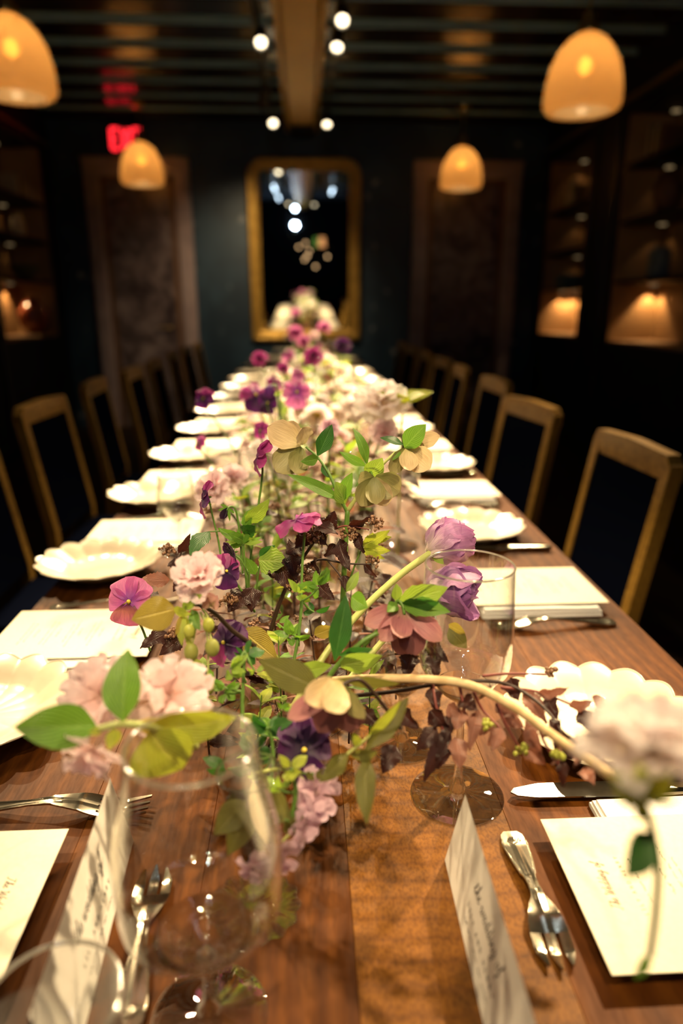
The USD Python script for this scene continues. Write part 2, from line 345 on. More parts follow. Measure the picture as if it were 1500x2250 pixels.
# ================================================================== SETTING
XW, YN, YF, ZC = 2.35, -3.2, 7.2, 2.95
struct('floor', box(-XW-.5, XW+.5, YN, YF, -.05, 0), MAT['floor'])
ceiling = struct('ceiling')
part(ceiling, 'ceiling_panel', box(-XW-.5, XW+.5, YN, YF, ZC, ZC+.05), MAT['ceil'], smooth=False)
y = YN+.2; 
while y < YF-.1:
    for xa, xb in ((-XW, -.16), (.16, XW)):
        part(ceiling, 'joist', box(xa, xb, y, y+.235, ZC-.068, ZC, .004), MAT['joist'], smooth=False)
        part(ceiling, 'soffit_board', box(xa, xb, y+.004, y+.231, ZC-.078, ZC-.068, .003), MAT['joist_cap'], smooth=False)
    y += .40
beam = thing('ceiling_beam', None, None, kind='structure')
def rbox_y(w, z0, z1, y0, y1, r, n=6):
    pts = [(-w, z1)]
    for k in range(n+1):
        a = math.pi+k/n*math.pi/2; pts.append((-w+r+r*math.cos(a), z0+r+r*math.sin(a)))
    for k in range(n+1):
        a = 1.5*math.pi+k/n*math.pi/2; pts.append((w-r+r*math.cos(a), z0+r+r*math.sin(a)))
    pts.append((w, z1))
    v, f = extrude(sg.Polygon(pts), y1-y0)
    return np.stack([v[:, 0], y1-v[:, 2], v[:, 1]], 1), f
part(beam, 'beam_casing', rbox_y(.118, 2.70, 2.93, YN, YF-.55, .03), MAT['brass_paint'])
part(beam, 'beam_flange', rbox_y(.155, 2.76, 2.94, YN, YF-.01, .012), MAT['brass_paint'])
part(beam, 'beam_end', rbox_y(.116, 2.705, 2.93, YF-.55, YF-.01, .03), MAT['navy'])
# walls; the side walls are bookcase fronts with niches
struct('wall_far', box(-XW-.5, XW+.5, YF, YF+.1, 0, ZC+.05), MAT['wallpaper'])
struct('wall_near', box(-XW-.5, XW+.5, YN-.1, YN, 0, ZC+.05), MAT['near_wall'])
ND = .36      # niche depth
niches = {1: [(2.0, 3.55, .93, 2.50), (3.98, 5.42, .93, 2.52), (6.05, 7.05, .93, 2.50)], -1: [(2.6, 4.4, .93, 2.45), (5.72, 6.95, .93, 2.55)]}
for s, nm in ((-1, 'wall_left'), (1, 'wall_right')):
    ms, y0 = [], YN
    X0, X1 = (XW, XW+.45) if s > 0 else (-XW-.45, -XW)
    for a, b, z0, z1 in niches[s]:
        ms.append(box(X0, X1, y0, a, 0, ZC)); ms.append(box(X0, X1, a, b, 0, z0)); ms.append(box(X0, X1, a, b, z1, ZC)); y0 = b
    ms.append(box(X0, X1, y0, YF, 0, ZC))
    w = struct(nm)
    part(w, 'panelling', cat(ms), MAT['navy'], smooth=False)
    # flat pilasters between the niches, mouldings and a brass picture rail
    xs = -s*.02
    for a, b in zip([n[1] for n in niches[s][:-1]], [n[0] for n in niches[s][1:]]):
        m = (a+b)/2; q = (b-a)/2-.08
        for yy in (m-q, m+q-.05):
            part(w, 'pilaster', box(min(s*XW, s*XW+xs), max(s*XW, s*XW+xs), yy, yy+.05, .1, 2.58, .006), MAT['moulding'], smooth=False)
    part(w, 'picture_rail', box(*sorted((s*XW, s*XW-s*.035)), 1.2, YF-.06, 2.60, 2.635, .008), MAT['brass'], smooth=False)
    struct('baseboard_left' if s < 0 else 'baseboard_right', box(*sorted((s*XW, s*XW-s*.02)), YN, YF, 0, .14, .006), MAT['navy'])
struct('trim_1', box(-XW, XW, YF-.05, YF, 2.845, 2.90, .01), MAT['navy'])

def door(u0, u1, vtop):
    a, b = at_y(u0, vtop, YF), at_y(u1, vtop, YF)
    x0, x1, zt = a[0], b[0], (a[2]+b[2])/2
    d = struct('door_1' if x0 < 0 else 'door_2')
    fw = .15
    for xa, xb in ((x0, x0+fw), (x1-fw, x1)):
        part(d, 'door_jamb', cat([box(xa, xb, YF-.05, YF, 0, zt-fw, .01), box(xa+.02, xb-.02, YF-.065, YF-.045, 0, zt-fw, .006)]), MAT['door_frame'], smooth=False)
    part(d, 'door_head', cat([box(x0, x1, YF-.05, YF, zt-fw, zt, .01), box(x0, x1, YF-.075, YF-.04, zt-.03, zt+.01, .006)]), MAT['door_frame'], smooth=False)
    part(d, 'door_leaf', box(x0+fw, x1-fw, YF-.02, YF-.004, .01, zt-fw), MAT['door_paper'], smooth=False)
    part(d, 'door_reveal', cat([box(x0+fw, x1-fw, YF-.03, YF-.004, zt-fw-.05, zt-fw), box(x0+fw, x0+fw+.05, YF-.03, YF-.004, 0, zt-fw), box(x1-fw-.05, x1-fw, YF-.03, YF-.004, 0, zt-fw)]), MAT['book_b'], smooth=False)
    s = 1 if x0 < 0 else -1
    xh = x1-fw-.12 if s > 0 else x0+fw+.12
    h = part(d, 'door_handle', tube(spline([(xh, YF-.02, 1.0), (xh, YF-.065, 1.0), (xh-s*.05, YF-.07, 1.0), (xh-s*.12, YF-.07, 1.0)], 5), .009), MAT['brass'])
door(180, 415, 350)
door(908, 1148, 358)

# ================================================================== TABLE
TX0, TX1, TY0, TY1, TZ = -.428, .484, -.35, 6.55, .75
table = thing('dining_table', 'long dining table of polished reddish-brown boards running the length of the room', 'table')
seams = [TX0, -.318, -.205, -.09, .030, .178, .29, .392, TX1]
r0 = random.Random(3)
for i, (a, b) in enumerate(zip(seams[:-1], seams[1:])):
    cuts = [TY0]+sorted(r0.uniform(1.2, 5.8) for _ in range(2))+[TY1]
    for c0, c1 in zip(cuts[:-1], cuts[1:]):
        if c1-c0 < .3: continue
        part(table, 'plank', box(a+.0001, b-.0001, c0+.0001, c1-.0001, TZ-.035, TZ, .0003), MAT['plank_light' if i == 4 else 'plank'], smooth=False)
part(table, 'apron', cat([box(TX0+.06, TX0+.085, TY0+.1, TY1-.1, TZ-.12, TZ-.0352), box(TX1-.085, TX1-.06, TY0+.1, TY1-.1, TZ-.12, TZ-.0352)]), MAT['plank'], smooth=False)
for yy in (.1, 2.1, 4.2, 6.25):
    for xx in (-.09, .09):
        part(table, 'leg', box(xx, xx+.06, yy, yy+.06, 0, TZ-.0352, .006), MAT['plank'], smooth=False)

# ================================================================== CHAIRS
def make_chair(label, group=None, loc=(0, 0, 0), rz=0.0):
    """faces +X; origin on the floor under the middle of the seat"""
    t = thing('dining_chair', label, 'chair', loc, rz, group)
    W, D, SH, BH = .182, .215, .455, .90
    part(t, 'seat', box(-D+.01, D, -W+.01, W-.01, SH-.045, SH, .015), MAT['navy_cloth'])
    part(t, 'seat_frame', cat([box(-D+.02, D-.01, -W, -W+.022, SH-.10, SH-.046, .003), box(-D+.02, D-.01, W-.022, W, SH-.10, SH-.046, .003), box(D-.032, D-.01, -W+.022, W-.022, SH-.10, SH-.046, .003)]), MAT['oak'], smooth=False)
    for s in (-1, 1):
        part(t, 'leg', tube([(D-.03, s*(W-.018), SH-.046), (D-.03, s*(W-.02), 0)], [.02, .014], 8), MAT['oak'])
    sl = lambda z: -D+.01-(z-SH)*.16 if z > SH else -D+.01-(SH-z)*.10
    for s in (-1, 1):
        zs = np.array([0, .2, .4, .5, .65, .8, BH-.02]); pts = np.array([(sl(z), s*(W-.016), z) for z in zs])
        q = []
        for z in zs:
            w = .030 if z > .3 else .026
            q.append((sl(z), z, w))
        vs, fs = [], []
        for k, (x, z, w) in enumerate(q):
            for dx, dy in ((-w/2, -.016), (w/2, -.016), (w/2, .016), (-w/2, .016)):
                vs.append((x+dx, s*(W-.016)+dy, z))
        for k in range(len(q)-1):
            for j in range(4):
                a, b = k*4+j, k*4+(j+1) % 4
                fs += [(a, b, b+4), (a, b+4, a+4)]
        n = len(vs); fs += [(0, 2, 1), (0, 3, 2), (n-4, n-3, n-2), (n-4, n-2, n-1)]
        part(t, 'back_post', (np.array(vs), np.array(fs)), MAT['oak'], smooth=30)
    x = sl(BH-.03)
    rail = sg.Polygon([(-W, 0), (W, 0), (W, .03), (W-.02, .055), (0, .062), (-W+.02, .055), (-W, .03)])
    v, f = extrude(rail, .03)
    part(t, 'top_rail', (np.stack([v[:, 2]+x-.015, v[:, 0], v[:, 1]+BH-.055], 1), f), MAT['oak'], smooth=False)
    z0, z1 = SH+.03, BH-.058
    b = np.array([(sl(z)+dx, sy*(W-.034), z) for z in np.linspace(z0, z1, 5) for dx in (-.012, .012) for sy in (-1, 1)])
    m = trimesh.convex.convex_hull(b)
    part(t, 'backrest', (np.array(m.vertices), np.array(m.faces)), MAT['navy_cloth'], smooth=False)
    return t
chair_spots = [  # side, Y of the middle of the back, X of the back at the top, turn in degrees, width factor
    (1, .86, .76, 0), (1, 1.545, .77, 2), (1, 2.24, .745, 9), (1, 2.98, .83, 3), (1, 3.62, .82, -2), (1, 4.2, .84, 3), (1, 4.85, .85, 0), (1, 5.45, .84, 4), (1, 6.1, .85, 0),
    (-1, 1.10, .80, 3), (-1, 1.72, .87, 0), (-1, 2.34, .88, -3), (-1, 3.0, .90, 3), (-1, 3.60, .88, 0), (-1, 4.18, .89, 2), (-1, 4.98, .93, 4), (-1, 5.52, .92, 0), (-1, 6.1, .92, 2)]
ordinal = ['nearest', 'second', 'third', 'fourth', 'fifth', 'sixth', 'seventh', 'eighth', 'farthest']
chair0, cnt = None, {1: 0, -1: 0}
for s, yb, xb, tw in chair_spots:
    lab = f"oak-framed chair with dark upholstered back, {ordinal[cnt[s]]} along the {'right' if s > 0 else 'left'} side of the table"
    cnt[s] += 1
    rz = (math.pi if s > 0 else 0)+math.radians(tw)
    off = .205+.07      # from the seat's middle to the top of the back
    loc = (s*xb+math.cos(rz)*off, yb+math.sin(rz)*off, 0)
    if chair0 is None: chair0 = make_chair(lab, 'oak dining chairs', loc, rz)
    else:
        dup(chair0, loc, rz, lab)

# ================================================================== MIRROR, LAMPS, SIGN
def rrect(w, h, r, n=8, rb=None):
    rb = r if rb is None else rb
    pts = []
    for cx, cz, a0, rr in ((w-rb, -h+rb, -90, rb), (w-r, h-r, 0, r), (-w+r, h-r, 90, r), (-w+rb, -h+rb, 180, rb)):
        for k in range(n+1):
            a = math.radians(a0+90*k/n); pts.append((cx+rr*math.cos(a), cz+rr*math.sin(a)))
    return np.array(pts)
c0, c1 = at_y(541, 346, YF-.06), at_y(791, 748, YF-.06)
mw, mz0, mz1, mx = (c1[0]-c0[0])/2, .75, c0[2], (c0[0]+c1[0])/2-.005
mz0 = min(c1[2], at_y(668, 748, YF-.06)[2])
mir = thing('wall_mirror', 'tall gilt-framed mirror with rounded upper corners on the far floral wall', 'mirror', (mx, YF-.036, (mz0+mz1)/2))
mh = (mz1-mz0)/2
prof = [(0, 0), (0, -.05), (.018, -.068), (.045, -.06), (.055, -.046), (.075, -.05), (.10, -.032), (.112, -.02), (.112, -.004)]
rings = []
for off, dep in prof:
    p = rrect(mw-off, mh-off, max(.16-off, .05), 8, max(.03-off*.1, .01)); rings.append(np.stack([p[:, 0], np.full(len(p), dep), p[:, 1]], 1))
n = len(rings[0]); v = np.vstack(rings); fs = []
for k in range(len(rings)-1):
    for j in range(n):
        a, b = k*n+j, k*n+(j+1) % n; fs += [(a, b+n, b), (a, a+n, b+n)]
part(mir, 'frame', (v, np.array(fs)), MAT['gilt'], smooth=50)
UsdGeom.Xformable(mir).AddRotateXOp().Set(1.9)
p = rrect(mw-.105, mh-.105, .06, 8, .02)
v, f = extrude(sg.Polygon(p), .006); part(mir, 'mirror_glass', (np.stack([v[:, 0], -.012-v[:, 2], v[:, 1]], 1), f), MAT['mirror'], smooth=False)
bd = rrect(mw-.05, mh-.05, .11, 8, .025)
beads = []
bl = sg.LinearRing(bd)
for k in range(int(bl.length/.03)):
    q = bl.interpolate(k*.03); beads.append(ball((q.x, -.058, q.y), .010, 1))
part(mir, 'beading', cat(beads), MAT['gilt'], kind='stuff')

def pendant(u, v, wpx, label, power):
    dia = .38
    zc = FPX*dia/wpx
    c = P(u, v, zc)
    t = thing('pendant_lamp', label, 'pendant lamp', (c[0], c[1], c[2]-.20), group='amber glass pendants')
    out = [(.030, .345), (.055, .338), (.092, .315), (.130, .272), (.163, .212), (.180, .15), (.189, .085), (.190, .04), (.182, .015), (.165, .002), (.145, -.002)]
    inn = [(.140, .004), (.160, .010), (.178, .04), (.180, .085), (.172, .148), (.156, .208), (.124, .265), (.088, .307), (.045, .328), (.028, .336)]
    part(t, 'lamp_shade', lathe(out+inn, 48), MAT['opal'], smooth=60)
    part(t, 'brass_cap', lathe([(0, .43), (.02, .43), (.028, .42), (.028, .385), (.05, .375), (.055, .355), (.05, .338), (0, .338)], 32), MAT['brass'])
    ztop = ZC-.075-(c[2]-.20)
    part(t, 'rod', tube([(0, 0, .42), (0, 0, ztop)], .007), MAT['brass'])
    part(t, 'ceiling_rose', lathe([(0, ztop-.03), (.05, ztop-.028), (.06, ztop-.01), (.06, ztop), (0, ztop)], 32), MAT['brass'])
    part(t, 'bulb', ball((0, 0, .205), .032, 2, (1, 1, 1.25)), MAT['bulb'])
    bulb_light('pendant_light', (c[0], c[1], c[2]-.20+.12), power, .03, AMBER)
pendant(25, 108, 176, 'large amber glass pendant lamp at the upper left, nearest the camera', 16.0)
pendant(1285, 147, 170, 'large amber glass pendant lamp at the upper right, above the near bookcase', 16.0)
pendant(310, 352, 95, 'small distant amber glass pendant lamp in front of the left door under the exit sign', 16.0)
pendant(1014, 362, 93, 'small distant amber glass pendant lamp in front of the right door', 16.0)

e0, e1 = at_y(238, 276, YF-.03), at_y(316, 338, YF-.03)
ex = thing('exit_sign', 'illuminated red exit sign above the left door', 'exit sign', ((e0[0]+e1[0])/2, YF, (e0[2]+e1[2])/2))
ew, eh = (e1[0]-e0[0])/2, (e0[2]-e1[2])/2
part(ex, 'housing', box(-ew-.01, ew+.01, -.06, -.002, -eh-.01, eh+.01, .006), MAT['exit_box'], smooth=False)
part(ex, 'bracket', box(-.05, .05, -.045, -.015, eh+.01, eh+.06), MAT['exit_box'], smooth=False)
EX = {'E': [[(0, 0), (0, 1)], [(0, 1), (.6, 1)], [(0, .5), (.5, .5)], [(0, 0), (.6, 0)]], 'X': [[(0, 0), (.65, 1)], [(.65, 0), (0, 1)]], 'I': [[(0, 0), (0, 1)]], 'T': [[(.33, 0), (.33, 1)], [(0, 1), (.66, 1)]]}
xo, hh = 0.0, eh*1.45
ls = []
for ch, adv in (('E', .82), ('X', .86), ('I', .22), ('T', .66)):
    for seg in EX[ch]: ls.append(sg.LineString([(xo+x*hh*.62, y*hh) for x, y in seg]).buffer(hh*.085, cap_style=2))
    xo += adv*hh*.62
g = unary_union(ls); bx = g.bounds
v, f = extrude(g, .004)
part(ex, 'lettering', (np.stack([(v[:, 0]-(bx[0]+bx[2])/2)*(1.85*ew/(bx[2]-bx[0])), -.0605-v[:, 2], v[:, 1]-(bx[1]+bx[3])/2], 1), f), MAT['exit_red'], smooth=False)

# two lighting tracks beside the beam with black spot heads
heads = [  # u, v, distance factor, aim (x, y, z), power
    (573, 95, -1, (-.12, 2.2, .75)), (577, 235, -1, (-.55, 7.2, .9)), (600, 272, -1, (-.02, 3.6, .75)),
    (752, 47, 1, (.10, 2.0, .75)), (740, 106, 1, (.02, 2.9, .75)), (718, 275, 1, (.15, 4.6, .75))]
trk = {}
for s, x, nm in ((-1, -.27, 'left'), (1, .225, 'right')):
    t = trk[s] = thing('lighting_track', f'slim black lighting track on the ceiling just {nm} of the gold beam', 'lighting track', (x, 0, 2.845))
    part(t, 'rail', box(-.018, .018, -.7, 6.4, 0, .03, .003), MAT['black_metal'], smooth=False)
SPOT_POWER = 22000.0
labs = ['black track spotlight with a lit lens, nearest of those left of the gold beam', 'black track spotlight turned away to the left, second on the left track', 'black track spotlight with a round bright lens, farthest on the left track',
        'black track spotlight with the largest glowing lens, nearest right of the gold beam', 'black track spotlight with an oval lens, second on the right track', 'black track spotlight with a round lens, farthest on the right track']
def spot_head(pos, target, label, xt, lens=MAT['spot_lens'], power=1.0, cone=30, rad=.02):
    d = np.array(target, float)-pos; d /= np.linalg.norm(d)
    t = thing('track_spotlight', label, 'spotlight', pos)
    a = np.cross(d, [0, 0, 1.0]); a /= np.linalg.norm(a); b = np.cross(d, a)
    R = np.stack([a, b, d], 1)
    can = lathe([(0, -.13), (.03, -.13), (.036, -.12), (.036, .0), (.032, .0), (.030, -.02), (0, -.02)], 28)
    part(t, 'can', move(can, R=R), MAT['black_metal'])
    part(t, 'lens', move(lathe([(0, -.012), (.029, -.012), (.029, -.016), (0, -.016)], 24), R=R), lens)
    k = -d*.07
    part(t, 'bracket', tube([k, (xt-pos[0], k[1], 2.845-pos[2])], .007), MAT['black_metal'])
    spot('spot_beam', pos+d*(rad+.01), target, power*(.02/rad)**2, rad, cone, soft=(1.0 if target[1] > 7 else .6))
for x, nm in ((-1.2, 'left'), (1.2, 'right')):
    t = thing('lighting_track', f'short black lighting track on the ceiling over the {nm} row of chairs', 'lighting track', (x, 0, 2.845))
    part(t, 'rail', box(-.018, .018, .4, 3.2, 0, .03, .003), MAT['black_metal'], smooth=False)
near = [(-1.2, 1.75, (-.38, .54, .85), 'black track spotlight over the left chairs, keyed on the near left setting', .8), (1.2, 1.6, (.30, .44, .85), 'black track spotlight over the right chairs, keyed on the near right setting', 1.5),
        (1.2, 2.9, (.2, 1.55, .75), 'black track spotlight over the right chairs, aimed at the second and third settings', 1.15), (-1.2, 3.0, (-.25, 1.55, .75), 'black track spotlight over the left chairs, aimed at the second and third settings', 1.15)]
near += [(-.27, -.25, (.10, .80, .98), 'black track spotlight on the left track behind the camera, aimed at the near bouquet', .40), (.225, -.4, (.12, .5, .98), 'black track spotlight on the right track behind the camera, aimed at the near bouquet', .33)]
for x, y, tg, lab, pw in near:
    spot_head(np.array([x, y, 2.60]), tg, lab, x, power=SPOT_POWER*pw*.85, cone=(17 if y < 0 and x < 0 else 12 if y < 0 else 13 if (x > 0 and y < 2) else 11.5 if y < 2 else 19), rad=.034)
for (u, v, s, tg), lab in zip(heads, labs):
    hz = 1.36
    dv = 672-v
    zc = FPX*hz/(math.cos(PITCH)*dv)
    pos = P(u, v, zc)
    spot_head(pos, tg, lab, trk[s] and (-.27 if s < 0 else .225), power=SPOT_POWER*(.42 if tg[1] > 7 else 1.9), cone=(40 if tg[1] > 7 else 18))

# ================================================================== COOL WORK LIGHTS BEHIND THE CAMERA (seen in the mirror)
MT = math.radians(1.9)
def in_mirror(u, v, y):
    """where a ray through (u, v) that leaves the tilted mirror meets the plane at y"""
    d = FWD+(u-750)/FPX*RIGHT-(v-1125)/FPX*UP
    n = np.array([0, -math.cos(MT), -math.sin(MT)])
    p0 = np.array([0, YF-.05, (mz0+mz1)/2])
    h = EYE+d*(np.dot(p0-EYE, n)/np.dot(d, n)); r = d-2*n*np.dot(d, n)
    return h+r*((y-h[1])/r[1])
for (u, v, y0, rr, pw), lb in zip(((648, 495, -1.2, .050, 75.0), (648, 458, -2.0, .035, 30.0)), ('cool white globe work lamp hanging behind the camera, brightest star in the mirror', 'smaller cool white globe lamp hanging behind the camera, second star in the mirror')):
    q = in_mirror(u, v, y0)
    t = thing('work_lamp', lb, 'lamp', q)
    part(t, 'globe', ball((0, 0, 0), rr, 3), MAT['led'])
    part(t, 'socket', lathe([(0, rr*.9), (.022, rr*.9), (.022, rr+.05), (0, rr+.055)], 24), MAT['black_metal'])
    part(t, 'cord', tube([(0, 0, rr+.05), (0, 0, ZC-.001-q[2])], .004), MAT['black_metal'])
    bulb_light('work_light', q, pw, rr+.001, COOL)
for x, y0, nm in ((-.5, .7, 'left of the gold beam'), (.55, .2, 'right of the gold beam'), (-.5, -1.4, 'farther behind the camera')):
    t = thing('strip_light', f'cool white tube light on the ceiling out of the picture, {nm}', 'tube light', (x, y0, 2.80))
    part(t, 'tube', tube([(0, -.45, 0), (0, .45, 0)], .016, 12), MAT['strip'])
    part(t, 'housing', box(-.03, .03, -.48, .48, .018, .07, .004), MAT['black_metal'], smooth=False)
t = thing('string_light', 'string of small warm bulbs on the wall behind the camera, specks in the mirror', 'string light', (0, YN, 1.4))
pts = [in_mirror(u, v, YN+.06) for u, v in ((640, 520), (656, 540), (671, 531), (679, 548), (675, 560), (669, 567), (693, 583), (719, 561), (728, 545))]
part(t, 'cord', tube(spline(pts, 8), .004, 6), MAT['black_metal'], world=True)
for q in pts[1:-1]:
    part(t, 'bulb', ball(q-[0, 0, .03], .028, 2), MAT['festoon'], world=True)
for k, q in enumerate((pts[0], pts[-1])):
    part(t, 'hook', tube([(q[0], YN+.001, q[2]), q], .008, 8), MAT['brass'], world=True)
q = in_mirror(707, 532, YN+.14)
t = thing('wall_lamp', 'orange glowing wall lamp with a green band, a warm blur in the mirror', 'wall lamp', (q[0], YN, q[2]))
part(t, 'shade', lathe([(.05, .11), (.06, .11), (.085, -.11), (.075, -.11), (.05, .11)], 28, (0, .14, 0)), MAT['orange_shade'])
part(t, 'band', lathe([(.030, .10), (.036, .10), (.045, -.10), (.03, -.10), (.03, .10)], 20, (-.15, .14, 0)), MAT['green_shade'])
part(t, 'bracket', cat([tube([(0, .001, 0), (0, .10, .0)], .012), tube([(0, .10, 0), (-.15, .11, .0)], .008)]), MAT['brass'])
# puck lamps inside the niches, shelves and what stands on them
def niche(s, idx, z_shelves, label, pucks):   # pucks: y, z of the shelf above, distance from the back, power
    a, b, z0, z1 = niches[s][idx]
    xi, xo = s*(XW+.005), s*(XW+ND)
    t = thing('bookcase', label, 'shelves', (s*XW, a, z0))
    lo, hi = sorted((xi, xo))
    part(t, 'back_panel', box(*sorted((xo, xo+s*.02)), a, b, z0, z1), MAT['niche'], smooth=False, world=True)
    part(t, 'side_panel', box(lo, hi, a, a+.018, z0, z1), MAT['niche'], smooth=False, world=True)
    part(t, 'side_panel', box(lo, hi, b-.018, b, z0, z1), MAT['niche'], smooth=False, world=True)
    part(t, 'bottom_panel', box(lo, hi, a+.018, b-.018, z0, z0+.02), MAT['niche'], smooth=False, world=True)
    for z in z_shelves:
        part(t, 'shelf', box(lo, hi, a+.018, b-.018, z, z+.03, .003), MAT['navy'], smooth=False, world=True)
    for y, z, dx, pw in pucks:
        x = s*(XW+ND-dx)
        part(t, 'puck_lamp', move(lathe([(0, 0), (.028, 0), (.03, .008), (0, .008)], 20), (x, y, z-.0085)), MAT['puck'], world=True)
        spot('puck_beam', (x, y, z-.02), (x+s*.004, y+.01, z0), pw, .012, 46, (1.0, .62, .27), .4)
    return t
PK = 1500.0
niche(1, 0, [1.42, 1.9], 'lit bookcase niche nearest the camera in the right wall', [(2.9, 1.42, .06, PK)])
niche(1, 1, [1.36, 1.78, 2.16], 'lit bookcase niche in the middle of the right wall, cut by the frame edge', [(5.34, 1.36, .07, PK*1.6), (5.3, 1.78, .08, PK*.05), (5.3, 2.16, .08, PK*.04), (5.3, 2.52, .08, PK*.05)])
niche(1, 2, [1.34, 1.66, 2.02], 'lit bookcase niche at the far end of the right wall', [(6.97, 1.34, .06, PK*1.5), (6.97, 1.34, .17, PK*1.2), (6.95, 2.02, .06, PK*.04), (6.95, 2.50, .08, PK*.07), (6.95, 1.66, .06, PK*.03)])
niche(-1, 0, [1.42, 1.9], 'lit bookcase niche in the left wall beside the nearest chairs', [])
niche(-1, 1, [1.40, 1.74, 2.06], 'lit bookcase niche at the far end of the left wall', [(6.68, 1.40, .06, PK*1.2), (6.75, 2.06, .06, PK*.04), (6.75, 2.55, .06, PK*.07), (6.8, 1.74, .06, PK*.03)])
def books(s, y, z, n, hs, mats, label, group):
    for k in range(n):
        h = hs+rng.uniform(-.03, .03); w = rng.uniform(.025, .04)
        x0 = XW+.10; d = .17
        t = thing('book', label+', '+['nearest the camera', 'second', 'third', 'fourth', 'fifth', 'last'][k if k < n-1 else 5]+' of the row', 'book', (s*(x0), y, z), group=group)
        m = mats[k % len(mats)]
        part(t, 'cover', cat([box(0 if s > 0 else -d, d if s > 0 else 0, 0, .004, 0, h), box(0 if s > 0 else -d, d if s > 0 else 0, w-.004, w, 0, h), box(*((0, .004) if s > 0 else (-.004, 0)), .004, w-.004, 0, h)]), m, smooth=False)
        part(t, 'pages', box(*((.005, d-.004) if s > 0 else (-d+.004, -.005)), .0045, w-.0045, .004, h-.004), MAT['paper'], smooth=False)
        y += w+.002
books(1, 6.78, 2.051, 6, .22, [MAT['book_a'], MAT['book_b'], MAT['book_a']], 'upright book on the upper shelf, far right bookcase', 'books, far right bookcase')
books(1, 5.1, 2.191, 6, .2, [MAT['book_b'], MAT['book_c'], MAT['book_a']], 'upright book on the upper shelf, middle right bookcase', 'books, middle right bookcase')
books(-1, 6.62, 2.091, 5, .22, [MAT['book_a'], MAT['book_c'], MAT['book_b']], 'upright book on the upper shelf, far left bookcase', 'books, far left bookcase')
def pot(name, label, cat_, prof, loc, mat, neck=None):
    t = thing(name, label, cat_, loc)
    part(t, 'body', lathe(prof, 32), mat, smooth=60)
    if neck is not None: part(t, 'rim', lathe(neck, 32), mat)
    return t
pot('vase', 'round glazed amber vase in the lowest lit shelf of the far left bookcase', 'vase', [(0, 0), (.06, 0), (.11, .05), (.14, .13), (.13, .21), (.085, .27), (.05, .30), (.045, .30), (.08, .265), (.12, .2), (.12, .1), (0, .02)], (-XW-.15, 6.76, .951), MAT['amber_vase'], [(.045, .295), (.058, .31), (.058, .318), (.042, .318), (.045, .295)])
pot('vase', 'slim pale vase on the third shelf of the far left bookcase', 'vase', [(0, 0), (.04, 0), (.06, .08), (.05, .17), (.03, .22), (.025, .22), (.04, .15), (0, .02)], (-XW-.2, 6.78, 1.771), MAT['pot'], [(.024, .215), (.035, .225), (.035, .232), (.022, .232), (.024, .215)])
pot('bowl', 'olive bowl on the second shelf of the far left bookcase', 'bowl', [(0, 0), (.05, 0), (.10, .06), (.13, .12), (.125, .12), (.09, .06), (0, .015)], (-XW-.17, 6.72, 1.431), MAT['book_c'], [(.124, .118), (.134, .124), (.134, .13), (.12, .13), (.124, .118)])
pot('vase', 'slender cream vase on the third shelf of the far right bookcase', 'vase', [(0, 0), (.045, 0), (.06, .06), (.035, .16), (.028, .24), (.022, .24), (.03, .15), (0, .02)], (XW+.1, 6.70, 2.051), MAT['pot'], [(.022, .235), (.032, .245), (.032, .25), (.02, .25), (.022, .235)])
t = thing('storage_box', 'small teal box on the second shelf of the far right bookcase', 'box', (XW+.2, 6.74, 1.371))
part(t, 'body', box(-.09, .09, 0, .24, 0, .09, .004), MAT['teal'], smooth=False); part(t, 'lid', box(-.095, .095, -.005, .245, .0905, .12, .004), MAT['teal'], smooth=False)
pot('vase', 'pale blue-grey canister on the second shelf of the middle right bookcase', 'canister', [(0, 0), (.07, 0), (.075, .01), (.075, .19), (.065, .2), (0, .2)], (XW+.2, 5.12, 1.391), MAT['bluegrey'], [(.0, .2005), (.055, .2005), (.055, .215), (.0, .225)])
pot('vase', 'tall dark urn in the shadow of the middle right bookcase', 'urn', [(0, 0), (.05, 0), (.10, .10), (.11, .18), (.07, .26), (.06, .27), (.06, .26), (.1, .18), (0, .03)], (XW+.22, 5.15, 1.811), MAT['book_b'], [(.06, .265), (.075, .275), (.075, .285), (.055, .285), (.06, .265)])
# a pale folded throw on a wall hook at the left edge of the picture
t = thing('hanging_throw', 'pale blue-grey cloth hanging from a wall hook at the left edge of the picture', 'throw', (-XW, 5.05, 0))
g = []
nu, nv = 28, 18
vv = []
for i in range(nv):
    for j in range(nu):
        a, b = i/(nv-1), j/(nu-1)
        yy = (b-.5)*(.30+.12*a); zz = 1.55-a*.78-.05*math.sin(b*3.1)*(a > .9)
        xx = .05+.025*math.sin(b*19+a*1.5)*(.4+.6*a)
        vv.append((xx, yy, zz))
ff = []
for i in range(nv-1):
    for j in range(nu-1):
        a = i*nu+j; ff += [(a, a+1, a+nu+1), (a, a+nu+1, a+nu)]
part(t, 'cloth', (np.array(vv), np.array(ff)), MAT['bluegrey'], smooth=True)
part(t, 'hook', tube([(0, 0, 1.58), (.05, 0, 1.58), (.06, 0, 1.62)], .008), MAT['brass'])

